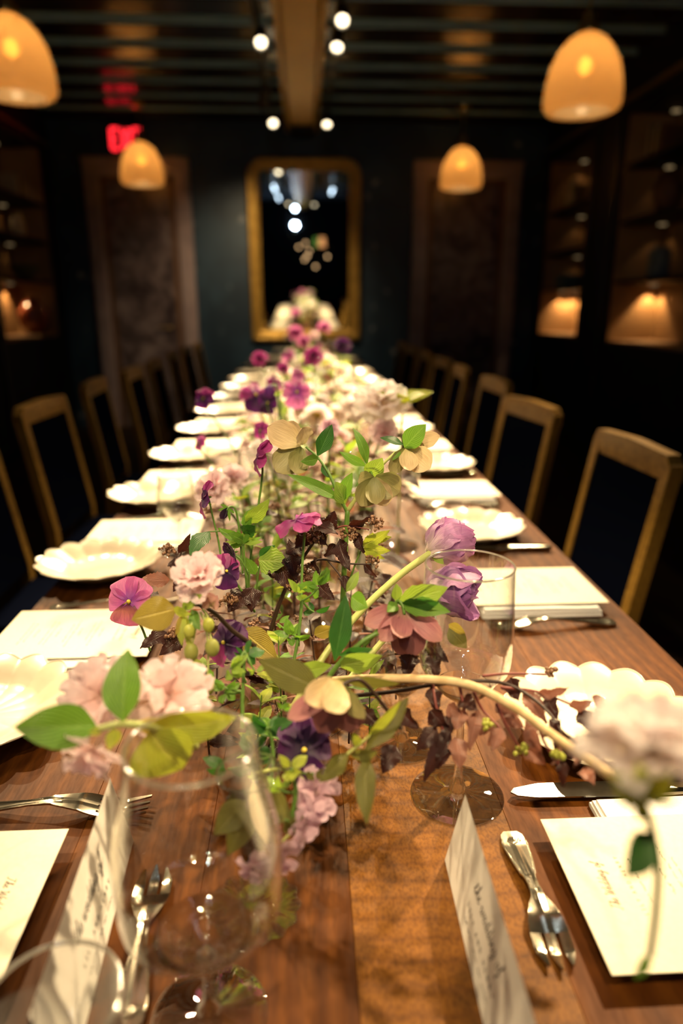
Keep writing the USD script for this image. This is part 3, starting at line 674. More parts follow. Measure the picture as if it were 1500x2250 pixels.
# ================================================================== TABLE SETTINGS
def fork(tines, L=.2, wide=.026, oyster=False):
    """lies along +y with the tines towards +y, curved like a real fork; returns the metal body"""
    hw = wide/2
    tl = .048*L/.2 if not oyster else .030
    sh = tl*.95                                   # shoulder length below the tines
    y1 = L-tl
    pts_r = [(.0105 if not oyster else .0095, .004), (.0122 if not oyster else .0115, .016), (.0105 if not oyster else .0095, .034), (.0066, .052), (.0040, L*.42), (.0036, y1-sh-.018), (.0050, y1-sh), (hw*.72, y1-sh*.55), (hw*.97, y1-sh*.2), (hw, y1)]
    if oyster: pts_r = pts_r[:-3]+[(hw*.62, y1-sh*.75), (hw*.95, y1-sh*.3), (hw, y1)]
    body = sg.Polygon([(-.006, 0), (.006, 0)]+pts_r+[(-x, y) for x, y in reversed(pts_r)]).buffer(.001).buffer(-.001)
    tw = wide/(tines*1.62-.62) if tines > 3 else wide/(tines*1.35-.35)
    gap = (wide-tines*tw)/(tines-1)
    ps = [body]
    for k in range(tines):
        x = -hw+k*(tw+gap)
        x0, x1 = x, x+tw
        tip = (x0+x1)/2+(0 if not oyster else (-(x0+x1)/2)*.18)
        ln = tl*(1.0 if not oyster else 1.0-.12*abs(k-1))
        ps.append(sg.Polygon([(x0, y1-.004), (x1, y1-.004), (x1-.0001, y1+ln*.55), (tip+.0008, y1+ln), (tip-.0008, y1+ln), (x0+.0001, y1+ln*.55)]))
    g = unary_union(ps).buffer(-.0003).buffer(.0003)
    v, f = refine(extrude(g, .0018), .004)
    y = v[:, 1]/L
    bow = np.interp(y, [0, .12, .35, .55, .68, .78, .88, 1.0], [.002, .003, .009, .014, .012, .006, .0028, .0085])*(L/.2)
    dish = -np.clip((y-.62)/.2, 0, 1)*(1-(v[:, 0]/hw)**2)*.0016
    v = v.copy(); v[:, 2] += bow+dish
    ed = np.interp(y, [0, .5, .7, 1], [.0, 1.0, .3, .2])*(1-np.clip(np.abs(v[:, 0])/.004, 0, 1))*.0008
    v[:, 2] += ed*(v[:, 2]-bow-dish > .0009)
    return v, f
def fork_relief(L):
    ms = []
    bow = lambda y: np.interp(y/L, [0, .12, .35, .55], [.002, .003, .009, .014])*(L/.2)+.0018
    for k in range(7):
        a = math.radians(-60+20*k)
        p = [(math.sin(a)*r*.8, .014+.0-math.cos(a)*r+.002, bow(.012)+.0003) for r in np.linspace(.001, .0085, 4)]
        ms.append(tube(p, [.0005, .0008], 5))
    for s in (-1, 1):
        p = [(s*.0098, .010), (s*.0102, .018), (s*.0086, .033), (s*.0052, .05), (s*.003, .07), (s*.0024, L*.45), (s*.0024, L*.6)]
        ms.append(tube(spline([(x, y, bow(y)+.0002) for x, y in p], 4), .0006, 5))
    return cat(ms)
def make_fork(label, loc, rz, kind, group=None):
    oy = kind == 'oyster'
    L = .135 if oy else .195
    t = thing('oyster_fork' if oy else 'dinner_fork', label, 'fork', loc, rz, group)
    part(t, 'fork_body', fork(3 if oy else 4, L, .029 if oy else .0265, oy), MAT['silver'], smooth=40)
    part(t, 'shell_ornament', fork_relief(L), MAT['silver'], smooth=True)
    return t
def make_knife(label, loc, rz, group=None):
    """blade towards +y from the origin at the handle's end"""
    t = thing('table_knife', label, 'knife', loc, rz, group)
    bl = sg.Polygon([(-.0085, .105), (.0085, .105), (.0105, .125), (.0108, .17), (.0095, .21), (.004, .234), (-.001, .238), (-.0055, .233), (-.0085, .215)]).buffer(.0008)
    v, f = refine(extrude(bl, .0014, .006), .008)
    part(t, 'blade', (v, f), MAT['steel'], smooth=40)
    pts, rr = [], []
    hb = []
    for y, w, h in ((0, .006, .0030), (.004, .0095, .0042), (.02, .0105, .0045), (.045, .0085, .0048), (.075, .0075, .0050), (.098, .0085, .0052), (.104, .0100, .0045), (.108, .0085, .0030)):
        a = np.linspace(0, 2*np.pi, 16, endpoint=False)
        hb.append(np.stack([w*np.sign(np.cos(a))*np.abs(np.cos(a))**.7, np.full(16, y), .0062+h*np.sin(a)], 1))
    v = np.vstack(hb); fs = []
    for k in range(len(hb)-1):
        for j in range(16):
            a, b = k*16+j, k*16+(j+1) % 16; fs += [(a, b, b+16), (a, b+16, a+16)]
    n = len(v); v = np.vstack([v, v[:16].mean(0), v[-16:].mean(0)])
    for j in range(16): fs += [(n, (j+1) % 16, j), (n+1, n-16+j, n-16+(j+1) % 16)]
    part(t, 'handle', (v, np.array(fs)), MAT['silver'], smooth=50)
    return t
def plate_mesh(R=.104, lobes=16, n=192):
    top = [(0, .0065), (.045, .0066), (.057, .0075), (.066, .0105), (.076, .016), (.087, .0215), (.097, .0255), (.103, .0272)]
    bot = [(.1035, .0255), (.097, .0225), (.086, .0175), (.074, .0105), (.062, .0045), (.056, .0005), (.052, .0), (.048, .0030), (0, .0035)]
    k = R/.104
    prof = np.array(top+bot)*k
    amp = np.interp(prof[:, 0]/k, [.04, .06, .104], [0, .022, .075])
    def mod(r, z, a, i):
        w = np.abs(np.cos(a*lobes/2))
        e = amp[i]
        return r*(1+e*(w-.62)), z+np.where(i < len(top), -1, -1)*e*.062*(.62-w)*k
    return lathe(prof, n, mod=mod)
PLATE = plate_mesh()
def make_plate(label, loc, rz=0.0, group=None):
    t = thing('scalloped_plate', label, 'plate', loc, rz, group)
    part(t, 'dish', PLATE, MAT['china'], smooth=55)
    rimp = []
    a = np.linspace(0, 2*np.pi, 193)
    w = np.abs(np.cos(a*8))
    r = .1032*(1+.075*(w-.62)); z = .0268-.075*.062*(.62-w)
    part(t, 'rim', tube(np.stack([r*np.cos(a), r*np.sin(a), z], 1), .0013, 6, cap=False), MAT['china'], smooth=True)
    return t
def make_napkin(label, loc, w, d, rz=0.0, group=None, folds=3):
    """w along x, d along y: folded in layers with rounded edges"""
    t = thing('folded_napkin', label, 'napkin', loc, rz, group)
    r = random.Random(int(loc[1]*1000)+int(loc[0]*100))
    h = .0042
    for k in range(folds):
        x, y = w/2-.002*k-r.uniform(0, .002), d/2-.003*k
        prof = [(-y, 0)]
        pts = []
        for q in range(7): pts.append((-y+.5*h*math.cos(math.pi*1.5-q*math.pi/6)*.9, .5*h+.5*h*math.sin(math.pi*1.5-q*math.pi/6)))
        for q in range(7): pts.append((y+.5*h*math.cos(math.pi/2-q*math.pi/6)*.9, .5*h+.5*h*math.sin(math.pi/2-q*math.pi/6)))
        v, f = refine(extrude(sg.Polygon(pts), 2*x), .025)
        v = np.stack([v[:, 2]-x, v[:, 0], v[:, 1]*.98+k*h], 1)
        s = meshkit.noise(v*np.array([24, 24, 0])+k*7.3, 3)-.5
        v[:, 2] += np.where(v[:, 2] > k*h+.001, s*.0016, 0)
        v[:, :2] *= 1+.012*(meshkit.noise(v*np.array([10, 10, 0])+k*3.1, 5)-.5)[:, None]
        part(t, 'napkin_fold', (v, f), MAT['linen'], smooth=50)
    return t
# single-line script letters, each in a unit x-height frame: (strokes, advance)
GLYPH = {
 'T': ([[(.1, 1.75), (.5, 1.9), (1.1, 1.85)], [(.65, 1.85), (.5, 1.0), (.35, .1), (.1, .0), (.0, .2)]], 1.0),
 't': ([[(.0, .2), (.3, .9), (.42, 1.6), (.3, .7), (.3, .1), (.5, .05), (.7, .35)], [(.1, 1.1), (.6, 1.15)]], .68),
 'h': ([[(.0, .2), (.4, 1.2), (.45, 1.8), (.3, 1.7), (.2, .0), (.35, .7), (.6, .9), (.62, .4), (.65, .05), (.9, .3)]], .85),
 'e': ([[(.0, .3), (.35, .55), (.45, .85), (.25, .95), (.12, .5), (.25, .05), (.5, .1), (.75, .4)]], .7),
 'w': ([[(.0, .5), (.15, .9), (.2, .3), (.35, .0), (.55, .5), (.6, .9), (.6, .3), (.75, .02), (.98, .5), (1.0, .95), (1.2, .8)]], 1.2),
 'W': ([[(-.1, 1.5), (.1, 1.8), (.2, 1.2), (.3, .0), (.65, 1.1), (.75, 1.5), (.75, .6), (.85, .0), (1.25, 1.0), (1.45, 1.85)]], 1.35),
 'd': ([[(.5, .85), (.25, .95), (.08, .5), (.2, .05), (.5, .4), (.75, 1.8), (.6, .6), (.65, .05), (.9, .35)]], .88),
 'i': ([[(.0, .3), (.2, .9), (.18, .3), (.28, .03), (.5, .35)], [(.3, 1.25), (.33, 1.32)]], .48),
 'n': ([[(.0, .6), (.12, .9), (.1, .0), (.3, .7), (.5, .92), (.55, .4), (.6, .05), (.85, .35)]], .82),
 'g': ([[(.5, .85), (.25, .95), (.1, .5), (.25, .1), (.5, .45), (.58, .9), (.5, -.4), (.25, -.85), (.05, -.6), (.4, -.1), (.85, .35)]], .85),
 'o': ([[(.35, .95), (.12, .7), (.12, .2), (.35, .03), (.55, .4), (.45, .85), (.35, .95), (.7, .8)]], .72),
 'f': ([[(.0, .3), (.35, 1.0), (.5, 1.7), (.35, 1.75), (.25, .8), (.2, -.6), (.0, -.75), (.1, -.3), (.35, .1), (.6, .4)]], .6),
 ' ': ([], .55)}
def script(text, xh, pen, slant=.28):
    x, ms = 0.0, []
    for ch in text:
        st, adv = GLYPH[ch]
        for s in st:
            p = spline([(x+a+b*slant, b, 0) for a, b in s], 4)*xh if len(s) > 2 else np.array([(x+a+b*slant, b, 0) for a, b in s])*xh
            ms.append(sg.LineString(p[:, :2]).buffer(pen/2, quad_segs=2))
        x += adv
    g = unary_union(ms).simplify(pen*.08)
    return extrude(g, .00012), x*xh
def caps(text, h, track=.35, bold=False):
    ms, x = [], 0.0
    for ch in text:
        if ch == ' ': x += h*.9; continue
        m = meshkit.text_mesh(ch, h, .00012, bold)
        b = m.bounds
        v = np.array(m.vertices); v[:, 0] += x-b[0][0]
        ms.append((v, np.array(m.faces))); x += (b[1][0]-b[0][0])+h*track
    v, f = cat(ms)
    return (v, f), x-h*track
def scribble(w, xh, pen, seed):
    """a line of printed words too small to read"""
    r = random.Random(seed); x, ms = 0.0, []
    while x < w:
        n = r.randint(3, 8)*xh*.8
        p = [(x+i*xh*.35, xh*(.5+r.uniform(-.5, .5))) for i in range(max(3, int(n/(xh*.35))))]
        ms.append(sg.LineString(p).buffer(pen/2, cap_style=2, join_style=2)); x += n+xh*.9
    return extrude(unary_union(ms).simplify(pen*.2), .00012)
SCR, SCR_W = script('The Wedding of', .0042, .00052)
CAP, CAP_W = caps('LILY AND HENRY', .0030, .75)
def menu_letters():
    """reads along +x, first line at y = 0, going down -y; centred on x = 0"""
    ms = [move(SCR, (-SCR_W/2, 0, 0)), move(CAP, (-CAP_W/2, -.017, 0))]
    y = -.026
    ms.append(move(scribble(.035, .0016, .0003, 5), (-.0175, y, 0)))
    y -= .022
    for blk in range(4):
        ms.append(move(scribble(.022, .0022, .0004, 30+blk), (-.011, y, 0))); y -= .0085
        for k in range(2):
            w = (.07, .055, .078, .05, .066, .072, .058, .064)[blk*2+k]
            ms.append(move(scribble(w, .0017, .0003, blk*5+k), (-w/2, y, 0))); y -= .0062
        y -= .0085
    return cat(ms)
MENU_TXT = menu_letters()
def make_menu(label, loc, rz, w=.148, d=.215, tilt=0.0, group=None):
    """reads along local +x, its top towards +y; origin under the middle"""
    t = thing('menu_card', label, 'menu', loc, rz, group)
    part(t, 'sheet', box(-w/2, w/2, -d/2, d/2, 0, .0006, .0001), MAT['paper'], smooth=False)
    part(t, 'lettering', move(MENU_TXT, (0, d/2-.031, .00062)), MAT['ink_brown'], smooth=False)
    return t
def make_tent(label, loc, rz, L=.205, H=.066, B=.014, group=None):
    """ridge along local x, the written face towards local -y; reads along +x"""
    t = thing('place_card', label, 'place card', loc, rz, group)
    th = .0005
    outer = [(-B, 0), (0, H), (B, 0), (B-th, 0), (0, H-th*3), (-B+th, 0)]
    v, f = extrude(sg.Polygon(outer), L)
    part(t, 'folded_card', (np.stack([v[:, 2]-L/2, v[:, 0], v[:, 1]], 1), f), MAT['card'], smooth=False)
    sc, w = script('the wedding of', .0068, .00062)
    cp, cw = caps('LILY AND HENRY', .0036, .9)
    sm, sw = caps('. . . . . . . . . .', .0030, .5)
    txt = cat([move(sc, (-w/2, .038, 0)), move(cp, (-cw/2, .021, 0)), move(scribble(.07, .0024, .0004, 4), (-.035, .011, 0))])
    s = math.atan2(B, H)
    v, f = txt
    v = np.stack([v[:, 0], -B+v[:, 1]*math.sin(s)-v[:, 2]-.0001, v[:, 1]*math.cos(s)+v[:, 2]*.2], 1)
    part(t, 'lettering', (v, f), MAT['ink'], smooth=False)
    return t
def shell(prof_out, th):
    p = np.array(prof_out, float)
    d = np.gradient(p, axis=0); n = np.stack([-d[:, 1], d[:, 0]], 1); n /= np.linalg.norm(n, axis=1, keepdims=True)+1e-12
    return p+n*th
def make_wine_glass(label, loc, H, rim, bowl, zb, zmax, foot, group=None):
    t = thing('wine_glass', label, 'wine glass', loc, group=group)
    out = [(0.0042, zb-.004), (.010, zb+.001), (bowl*.55, zb+.012), (bowl*.82, zb+.03), (bowl*.96, (zb+zmax)/2+.006), (bowl, zmax), (bowl*.985, zmax+(H-zmax)*.3), (rim+(bowl-rim)*.45, zmax+(H-zmax)*.65), (rim, H)]
    o = spline([(r, z, 0) for r, z in out], 5)[:, :2]
    th = np.interp(np.linspace(0, 1, len(o)), [0, .25, 1], [.0030, .0012, .0009])
    d = np.gradient(o, axis=0); n = np.stack([-d[:, 1], d[:, 0]], 1); n /= np.linalg.norm(n, axis=1, keepdims=True)
    i = o+n*th[:, None]; i[:, 0] = np.maximum(i[:, 0], 0)
    i = i[i[:, 0] > .003]
    part(t, 'bowl', lathe(np.vstack([o, i[::-1], [[0, i[0][1]]]]), 72), MAT['thin'], smooth=60)
    k = int(len(o)*.30)
    part(t, 'bowl_base', lathe(np.vstack([[[0, zb-.0032]], o[:k]*np.array([.985, 1])+[0, .0004], [[o[k-1][0]*.93, o[k-1][1]+.001]], i[:max(k-4, 2)][::-1]*np.array([.99, 1])+[0, .0008], [[0, i[0][1]+.001]]]), 72), MAT['lens_glass'], smooth=60)
    a = np.linspace(0, 2*np.pi, 65)
    part(t, 'rim', tube(np.stack([(rim-.0004)*np.cos(a), (rim-.0004)*np.sin(a), np.full(65, H)], 1), .0009, 8, cap=False), MAT['rim_glass'], smooth=True)
    st = [(0, zb+.0015), (.0055, zb-.001), (.0046, zb-.008), (.0036, zb*.7), (.0034, zb*.4), (.0042, zb*.2+.004), (.0075, .0095), (.0082, .0075), (.0075, .006), (.016, .0040), (foot*.7, .0026), (foot-.001, .0018), (foot, .0010), (foot-.0006, .0), (0, .0)]
    part(t, 'stem_and_foot', lathe(st, 56), MAT['glass'], smooth=50)
    return t
def make_tumbler(label, loc, H=.09, r0=.030, r1=.037):
    t = thing('water_tumbler', label, 'tumbler', loc)
    part(t, 'wall', lathe([(0, .0), (r0-.002, .0), (r0, .002), (r1, H), (r1-.0012, H), (r0-.0012, .010), (r0-.006, .007), (0, .007)], 56), MAT['thin'], smooth=50)
    a = np.linspace(0, 2*np.pi, 57)
    part(t, 'rim', tube(np.stack([(r1-.0006)*np.cos(a), (r1-.0006)*np.sin(a), np.full(57, H)], 1), .0013, 8, cap=False), MAT['rim_glass'], smooth=True)
    return t
place = ['nearest', 'second', 'third', 'fourth', 'fifth', 'sixth', 'seventh', 'eighth', 'ninth', 'tenth', 'eleventh', 'twelfth', 'thirteenth', 'farthest']
# left side: one setting every 0.456 m; guests face +X, so menus read towards -Y
LY = [.427+.456*i for i in range(14)]
RY = [.42, 1.02, 1.64]+[1.64+.575*i for i in range(1, 9)]
first = {}
def put(kind, maker, label, loc, rz, group, **kw):
    if kind not in first:
        first[kind] = maker(label, loc, rz=rz, group=group, **kw); rz0[kind] = rz
        return first[kind]
    return dup(first[kind], loc, rz, label, group)
rz0 = {}
for side, ys in ((-1, LY), (1, RY)):
    sd = 'left' if side < 0 else 'right'
    for i, y in enumerate(ys):
        n = place[i] if i < len(ys)-1 else 'farthest'
        j = rng.uniform(-.012, .012) if i > 1 else 0
        jr = rng.uniform(-.05, .05) if i > 1 else 0
        # napkin (a folded stack) and menu on it
        if side < 0: nx, ny, mx_, my_ = -.322, y+(.0 if i == 0 else -.018), -.318, y+.003
        else: nx, ny, mx_, my_ = .352, y+(.028 if i == 0 else -.012), (.309 if i == 0 else .352), y
        put('napkin', make_napkin, f'white folded linen napkin under the {n} menu on the {sd}', (nx+j, ny, TZ+.0004), jr*.5, 'folded napkins', w=.185, d=.155)
        put('menu', make_menu, f'cream printed menu, {n} of those on the {sd} side', (mx_+j, my_, TZ+.0155), (-math.pi/2 if side < 0 else math.pi/2)+jr, 'menus')
        # plate beyond
        if side < 0: px, py = (-.366 if i else -.372, y+.262+(.012 if i else .008))
        else: px, py = ((.320, .640), (.334, 1.322), (.372, 1.905))[i] if i < 3 else (.36, y+.28)
        if py < TY1-.1:
            put('plate', make_plate, f'cream scalloped plate, {n} of those on the {sd} side', (px, py, TZ+.0003), rng.uniform(0, 1) if i else .1, 'scalloped plates')
        # fork and knife lie across, towards the edge
        if side < 0:
            if i == 0: make_fork('silver dinner fork on the left with its tines behind the tent card', (-.345, .546, TZ+.0004), -math.pi/2-.03, 'dinner')
            elif i > 0 and 'forkL' not in first:
                first['forkL'] = make_fork(f'silver dinner fork between menu and plate, {n} on the left', (-.40, y+.118, TZ+.0004), -math.pi/2, 'dinner', 'dinner forks')
            else: dup(first['forkL'], (-.40, y+.118, TZ+.0004), -math.pi/2+jr, f'silver dinner fork between menu and plate, {n} on the left')
        else:
            if i == 0: make_knife('silver table knife with the broad blade pointing left, beside the right menu', (.428, .537, TZ+.0004), math.pi/2-.02)
            else:
                ky = y+.205
                if 'knife' not in first: first['knife'] = make_knife(f'silver table knife, {n} on the right side', (.468, ky, TZ+.0004), math.pi/2-.01, 'table knives')
                else: dup(first['knife'], (.468, ky, TZ+.0004), math.pi/2+jr, f'silver table knife, {n} on the right side')
                fy = y-.115
                if 'forkR' not in first: first['forkR'] = dup(first['forkL'], (.452, fy+.0, TZ+.0004), math.pi/2+.06, f'silver dinner fork, {n} on the right side')
                else: dup(first['forkL'], (.452, fy, TZ+.0004), math.pi/2+jr, f'silver dinner fork, {n} on the right side')
make_fork('small three-pronged silver fork at the lower right, prongs towards the camera', (.1755, .495, TZ+.0004), math.pi-.01, 'oyster')
make_fork('small three-pronged silver fork at the lower left, seen through the wine glass', (-.1215, .335, TZ+.0004), .055, 'oyster')
tc1 = make_tent('white folded tent card with handwriting, in the left foreground', (-.166, .402, TZ+.0002), math.pi/2+.045)
tc2 = make_tent('white folded tent card with handwriting, in the right foreground', (.1245, .366, TZ+.0002), -math.pi/2-.015)
for k, (u, v_, rz) in enumerate(((822, 1312, -1.35), (540, 1085, 1.7))):
    q = T(u, v_)
    dup(tc2, (q[0], q[1], TZ+.0002), rz, ['white tent card standing behind the tulip stem', 'white tent card blurred behind the left pansies'][k], scale=.85)
# glasses
make_wine_glass('large round-bowled wine glass in the left foreground', (-.069, .344, TZ+.0002), .209, .0375, .0505, .056, .115, .038)
g2 = make_wine_glass('tall wine glass behind the tulips, right of centre', (.1397, .549, TZ+.0002), .236, .0385, .0415, .104, .165, .0445)
g3 = make_wine_glass('smaller wine glass under the burgundy leaves, left of the tall one', (.0975, .632, TZ+.0002), .150, .031, .0355, .062, .100, .0365)
make_tumbler('low clear water tumbler at the bottom left corner', (-.142, .288, TZ+.0002))
gl = [(870, 1200, g2, 'tall wine glass right of centre beside the second right plate'), (395, 1212, g3, 'wine glass on the left in front of the second left menu'), (588, 1300, g2, 'wine glass behind the pansy stems'),
      (490, 1120, g3, 'wine glass left of centre by the pink blossom'), (905, 1090, g3, 'small wine glass on the right near the third menu')]
for u, v_, g, lab in gl:
    q = T(u, v_); dup(g, (q[0], q[1], TZ+.0002), 0, lab)
nth = ['first', 'second', 'third', 'fourth', 'fifth', 'sixth', 'seventh', 'eighth', 'ninth', 'tenth', 'eleventh', 'twelfth']
for i in range(22):
    y = 1.75+.22*i; s = -1 if i % 2 else 1
    if y > TY1-.1: break
    dup(g3 if i % 3 else g2, (s*(.135+.02*math.sin(i*2.3))+.028, y, TZ+.0002), 0, f"clear wine glass in the blurred flower row, {nth[i//2]} from near along its {'left' if i % 2 else 'right'} side", 'far wine glasses')

# ================================================================== FLOWERS
from scipy.interpolate import PchipInterpolator
def leaf_mat(name, c, vein, nv=9, slope=1.5, trans=.35, rough=.42, tc=None, vamt=1.0, mott=None, bump=.5):
    tc = tc or tuple(min(1, x*1.5) for x in c)
    mott = mott or tuple(x*.72 for x in c)
    return M(name, {'g': ('texture_coordinate', {}), 's': ('separate_xyz', {}), 'a0': ('math', dict(math_type='subtract', value2=.5)), 'a': ('math', dict(math_type='absolute')),
        'k': ('math', dict(math_type='multiply', value2=nv*slope)), 'v': ('math', dict(math_type='multiply', value2=float(nv))), 't': ('math', dict(math_type='subtract')), 'fr': ('math', dict(math_type='fraction')),
        'pp': ('math', dict(math_type='pingpong', value2=.5)), 'r': ('rgb_ramp', {'ramp': [(.0, (1, 1, 1)), (.12, (.6, .6, .6)), (.30, (0, 0, 0))]}),
        'rm': ('rgb_ramp', {'ramp': [(.0, (1, 1, 1)), (.02, (.9, .9, .9)), (.05, (0, 0, 0))]}), 'mx': ('mix_color', dict(blend_type='lighten', fac=1.0)), 'bw': ('rgb_to_bw', {}), 'va': ('math', dict(math_type='multiply', value2=.75*vamt)),
        'n': ('noise_texture', dict(scale=90, detail=3)), 'rn': ('rgb_ramp', {'ramp': [(.35, mott), (.65, c)]}), 'col': ('mix_color', dict(b=vein)),
        'bh': ('math', dict(math_type='multiply', value2=-1.0)), 'b': ('bump', dict(strength=bump, distance=.0015)),
        'p': ('principled_bsdf', dict(roughness=rough)), 'tr': ('translucent_bsdf', dict(color=tc)), 'x': ('mix_closure', dict(fac=trans))},
        [('g.UV', 's.vector'), ('s.x', 'a0.value1'), ('a0.value', 'a.value1'), ('a.value', 'k.value1'), ('s.y', 'v.value1'), ('v.value', 't.value1'), ('k.value', 't.value2'), ('t.value', 'pp.value1'), ('pp.value', 'r.fac'),
         ('a.value', 'rm.fac'), ('r.color', 'mx.a'), ('rm.color', 'mx.b'), ('mx.result', 'bw.color'), ('bw.val', 'va.value1'), ('va.value', 'col.fac'), ('g.object', 'n.vector'), ('n.fac', 'rn.fac'), ('rn.color', 'col.a'), ('col.result', 'p.base_color'),
         ('bw.val', 'bh.value1'), ('bh.value', 'b.height'), ('b.normal', 'p.normal'), ('p.BSDF', 'x.closure1'), ('tr.BSDF', 'x.closure2')], surface='x.closure')
def petal_mat(name, stops, vein=None, vamt=.3, trans=.4, rough=.5, nu=34):
    vein = vein or stops[0][1]
    tc = stops[-1][1]
    return M(name, {'g': ('texture_coordinate', {}), 's': ('separate_xyz', {}), 'm': ('mapping', dict(scale=(nu, 2.4, 1))), 'n': ('noise_texture', dict(scale=1.0, detail=2)), 'r': ('rgb_ramp', {'ramp': stops}),
        'rn': ('rgb_ramp', {'ramp': [(.42, (0, 0, 0)), (.66, (vamt, vamt, vamt))]}), 'bw': ('rgb_to_bw', {}), 'col': ('mix_color', dict(b=vein)), 'b': ('bump', dict(strength=.3, distance=.0008)),
        'p': ('principled_bsdf', dict(roughness=rough, sheen_weight=.15)), 'tr': ('translucent_bsdf', {}), 'x': ('mix_closure', dict(fac=trans))},
        [('g.UV', 's.vector'), ('g.UV', 'm.vector'), ('m.vector', 'n.vector'), ('n.fac', 'rn.fac'), ('s.y', 'r.fac'), ('rn.color', 'bw.color'), ('bw.val', 'col.fac'), ('r.color', 'col.a'), ('col.result', 'p.base_color'), ('col.result', 'tr.color'),
         ('n.fac', 'b.height'), ('b.normal', 'p.normal'), ('p.BSDF', 'x.closure1'), ('tr.BSDF', 'x.closure2')], surface='x.closure')
MAT['green'] = leaf_mat('leaf_green', (0.115, 0.284, 0.0297), (0.27, 0.459, 0.0945), 7, tc=(0.27, 0.567, 0.0405))
MAT['green_dark'] = leaf_mat('leaf_deep_green', (0.026, 0.111, 0.0208), (0.091, 0.208, 0.052), 7, tc=(0.065, 0.286, 0.026), trans=.25)
MAT['green_light'] = leaf_mat('leaf_light_green', (0.26, 0.442, 0.0585), (0.468, 0.598, 0.156), 6, tc=(0.494, 0.715, 0.065))
MAT['lime'] = leaf_mat('leaf_lime', (0.338, 0.442, 0.039), (0.585, 0.585, 0.13), 8, tc=(0.65, 0.715, 0.052))
MAT['gold_leaf'] = leaf_mat('leaf_gold', (0.39, 0.305, 0.0455), (0.676, 0.572, 0.169), 10, tc=(0.65, 0.494, 0.065), bump=.8)
MAT['olive'] = leaf_mat('leaf_olive', (0.13, 0.137, 0.0234), (0.221, 0.208, 0.065), 8, tc=(0.26, 0.247, 0.039))
MAT['burgundy'] = leaf_mat('leaf_burgundy', (.030, .009, .008), (.075, .028, .02), 8, tc=(.10, .022, .012), trans=.22, rough=.38)
MAT['bronze'] = leaf_mat('leaf_bronze', (.30, .135, .095), (.40, .20, .15), 8, tc=(.45, .17, .11), trans=.3)
MAT['stem_green'] = plain('stem_green', (.10, .20, .03), .45)
MAT['stem_pale'] = plain('stem_pale_green', (.38, .42, .13), .45)
MAT['stem_dark'] = plain('stem_dark', (.035, .016, .010), .5)
MAT['stem_red'] = plain('stem_red', (.20, .045, .035), .5)
MAT['twig'] = noisy('twig_bark', (.56, .38, .18), (.74, .56, .32), scale=90, rough=.6, bump=.3, bd=.001)
MAT['p_magenta'] = petal_mat('pansy_magenta', [(0, (0.15, 0.012, 0.15)), (.35, (0.33, 0.027, 0.21)), (1, (0.51, 0.0675, 0.3))], (0.135, 0.0075, 0.12))
MAT['p_pink'] = petal_mat('pansy_pink', [(0, (0.208, 0.039, 0.325)), (.22, (0.39, 0.065, 0.39)), (.5, (0.598, 0.13, 0.39)), (1, (0.715, 0.221, 0.468))], (0.26, 0.039, 0.26))
MAT['p_orange'] = petal_mat('pansy_throat', [(0, (0.9, 0.66, 0.06)), (.14, (0.12, 0.012, 0.072)), (.40, (0.504, 0.168, 0.144)), (1, (0.6, 0.144, 0.3))], (0.18, 0.012, 0.12))
MAT['p_purple'] = petal_mat('pansy_purple', [(0, (.02, .003, .04)), (.4, (.05, .004, .075)), (1, (.12, .010, .14))], (.02, .002, .04), trans=.3)
MAT['p_dark'] = petal_mat('pansy_dark', [(0, (.012, .002, .02)), (.5, (.035, .003, .05)), (1, (.08, .006, .09))], (.012, .002, .02), trans=.3)
MAT['blossom'] = petal_mat('blossom_pink', [(0, (.66, .42, .34)), (.25, (.84, .58, .56)), (.6, (.90, .71, .74)), (1, (.92, .77, .80))], (.75, .42, .45), .35, trans=.45)
MAT['mauve'] = petal_mat('blossom_mauve', [(0, (.55, .36, .32)), (.3, (.74, .48, .58)), (1, (.84, .60, .72))], (.5, .28, .36), .35, trans=.45)
MAT['white_pink'] = petal_mat('bloom_white', [(0, (.82, .70, .50)), (.4, (.92, .82, .78)), (1, (.94, .88, .88))], (.9, .72, .72), .2, trans=.55)
MAT['tulip'] = petal_mat('tulip_lilac', [(0, (.80, .74, .55)), (.16, (.72, .58, .62)), (.45, (.60, .34, .58)), (1, (.50, .20, .45))], (.38, .14, .42), .5, trans=.3)
MAT['tulip_dark'] = petal_mat('tulip_violet', [(0, (.62, .50, .52)), (.3, (.42, .20, .46)), (1, (.34, .12, .38))], (.20, .06, .28), .5, trans=.3)
MAT['h_cream'] = petal_mat('hellebore_cream', [(0, (0.589, 0.512, 0.192)), (.3, (0.794, 0.64, 0.358)), (1, (0.845, 0.64, 0.397))], (0.461, 0.307, 0.141), .45, trans=.35)
MAT['h_olive'] = petal_mat('hellebore_olive', [(0, (0.208, 0.221, 0.052)), (.4, (0.286, 0.273, 0.091)), (1, (0.364, 0.312, 0.13))], (0.143, 0.143, 0.039), .45, trans=.35)
MAT['h_dusty'] = petal_mat('hellebore_dusty_rose', [(0, (.32, .22, .10)), (.25, (.40, .15, .17)), (.6, (.54, .22, .24)), (1, (.62, .31, .28))], (.26, .07, .12), .5, trans=.35)
MAT['h_plum'] = petal_mat('hellebore_plum', [(0, (.08, .03, .02)), (.5, (.16, .05, .05)), (1, (.22, .08, .08))], (.08, .02, .03), .4, trans=.3)
MAT['yellow'] = plain('stamen_yellow', (.65, .50, .06), .6)
MAT['bud_tan'] = noisy('ninebark_buds', (.14, .062, .032), (.30, .16, .085), scale=300, rough=.5)
MAT['bud_pink'] = petal_mat('bud_pink', [(0, (.40, .42, .10)), (.3, (.70, .42, .36)), (1, (.62, .25, .32))])

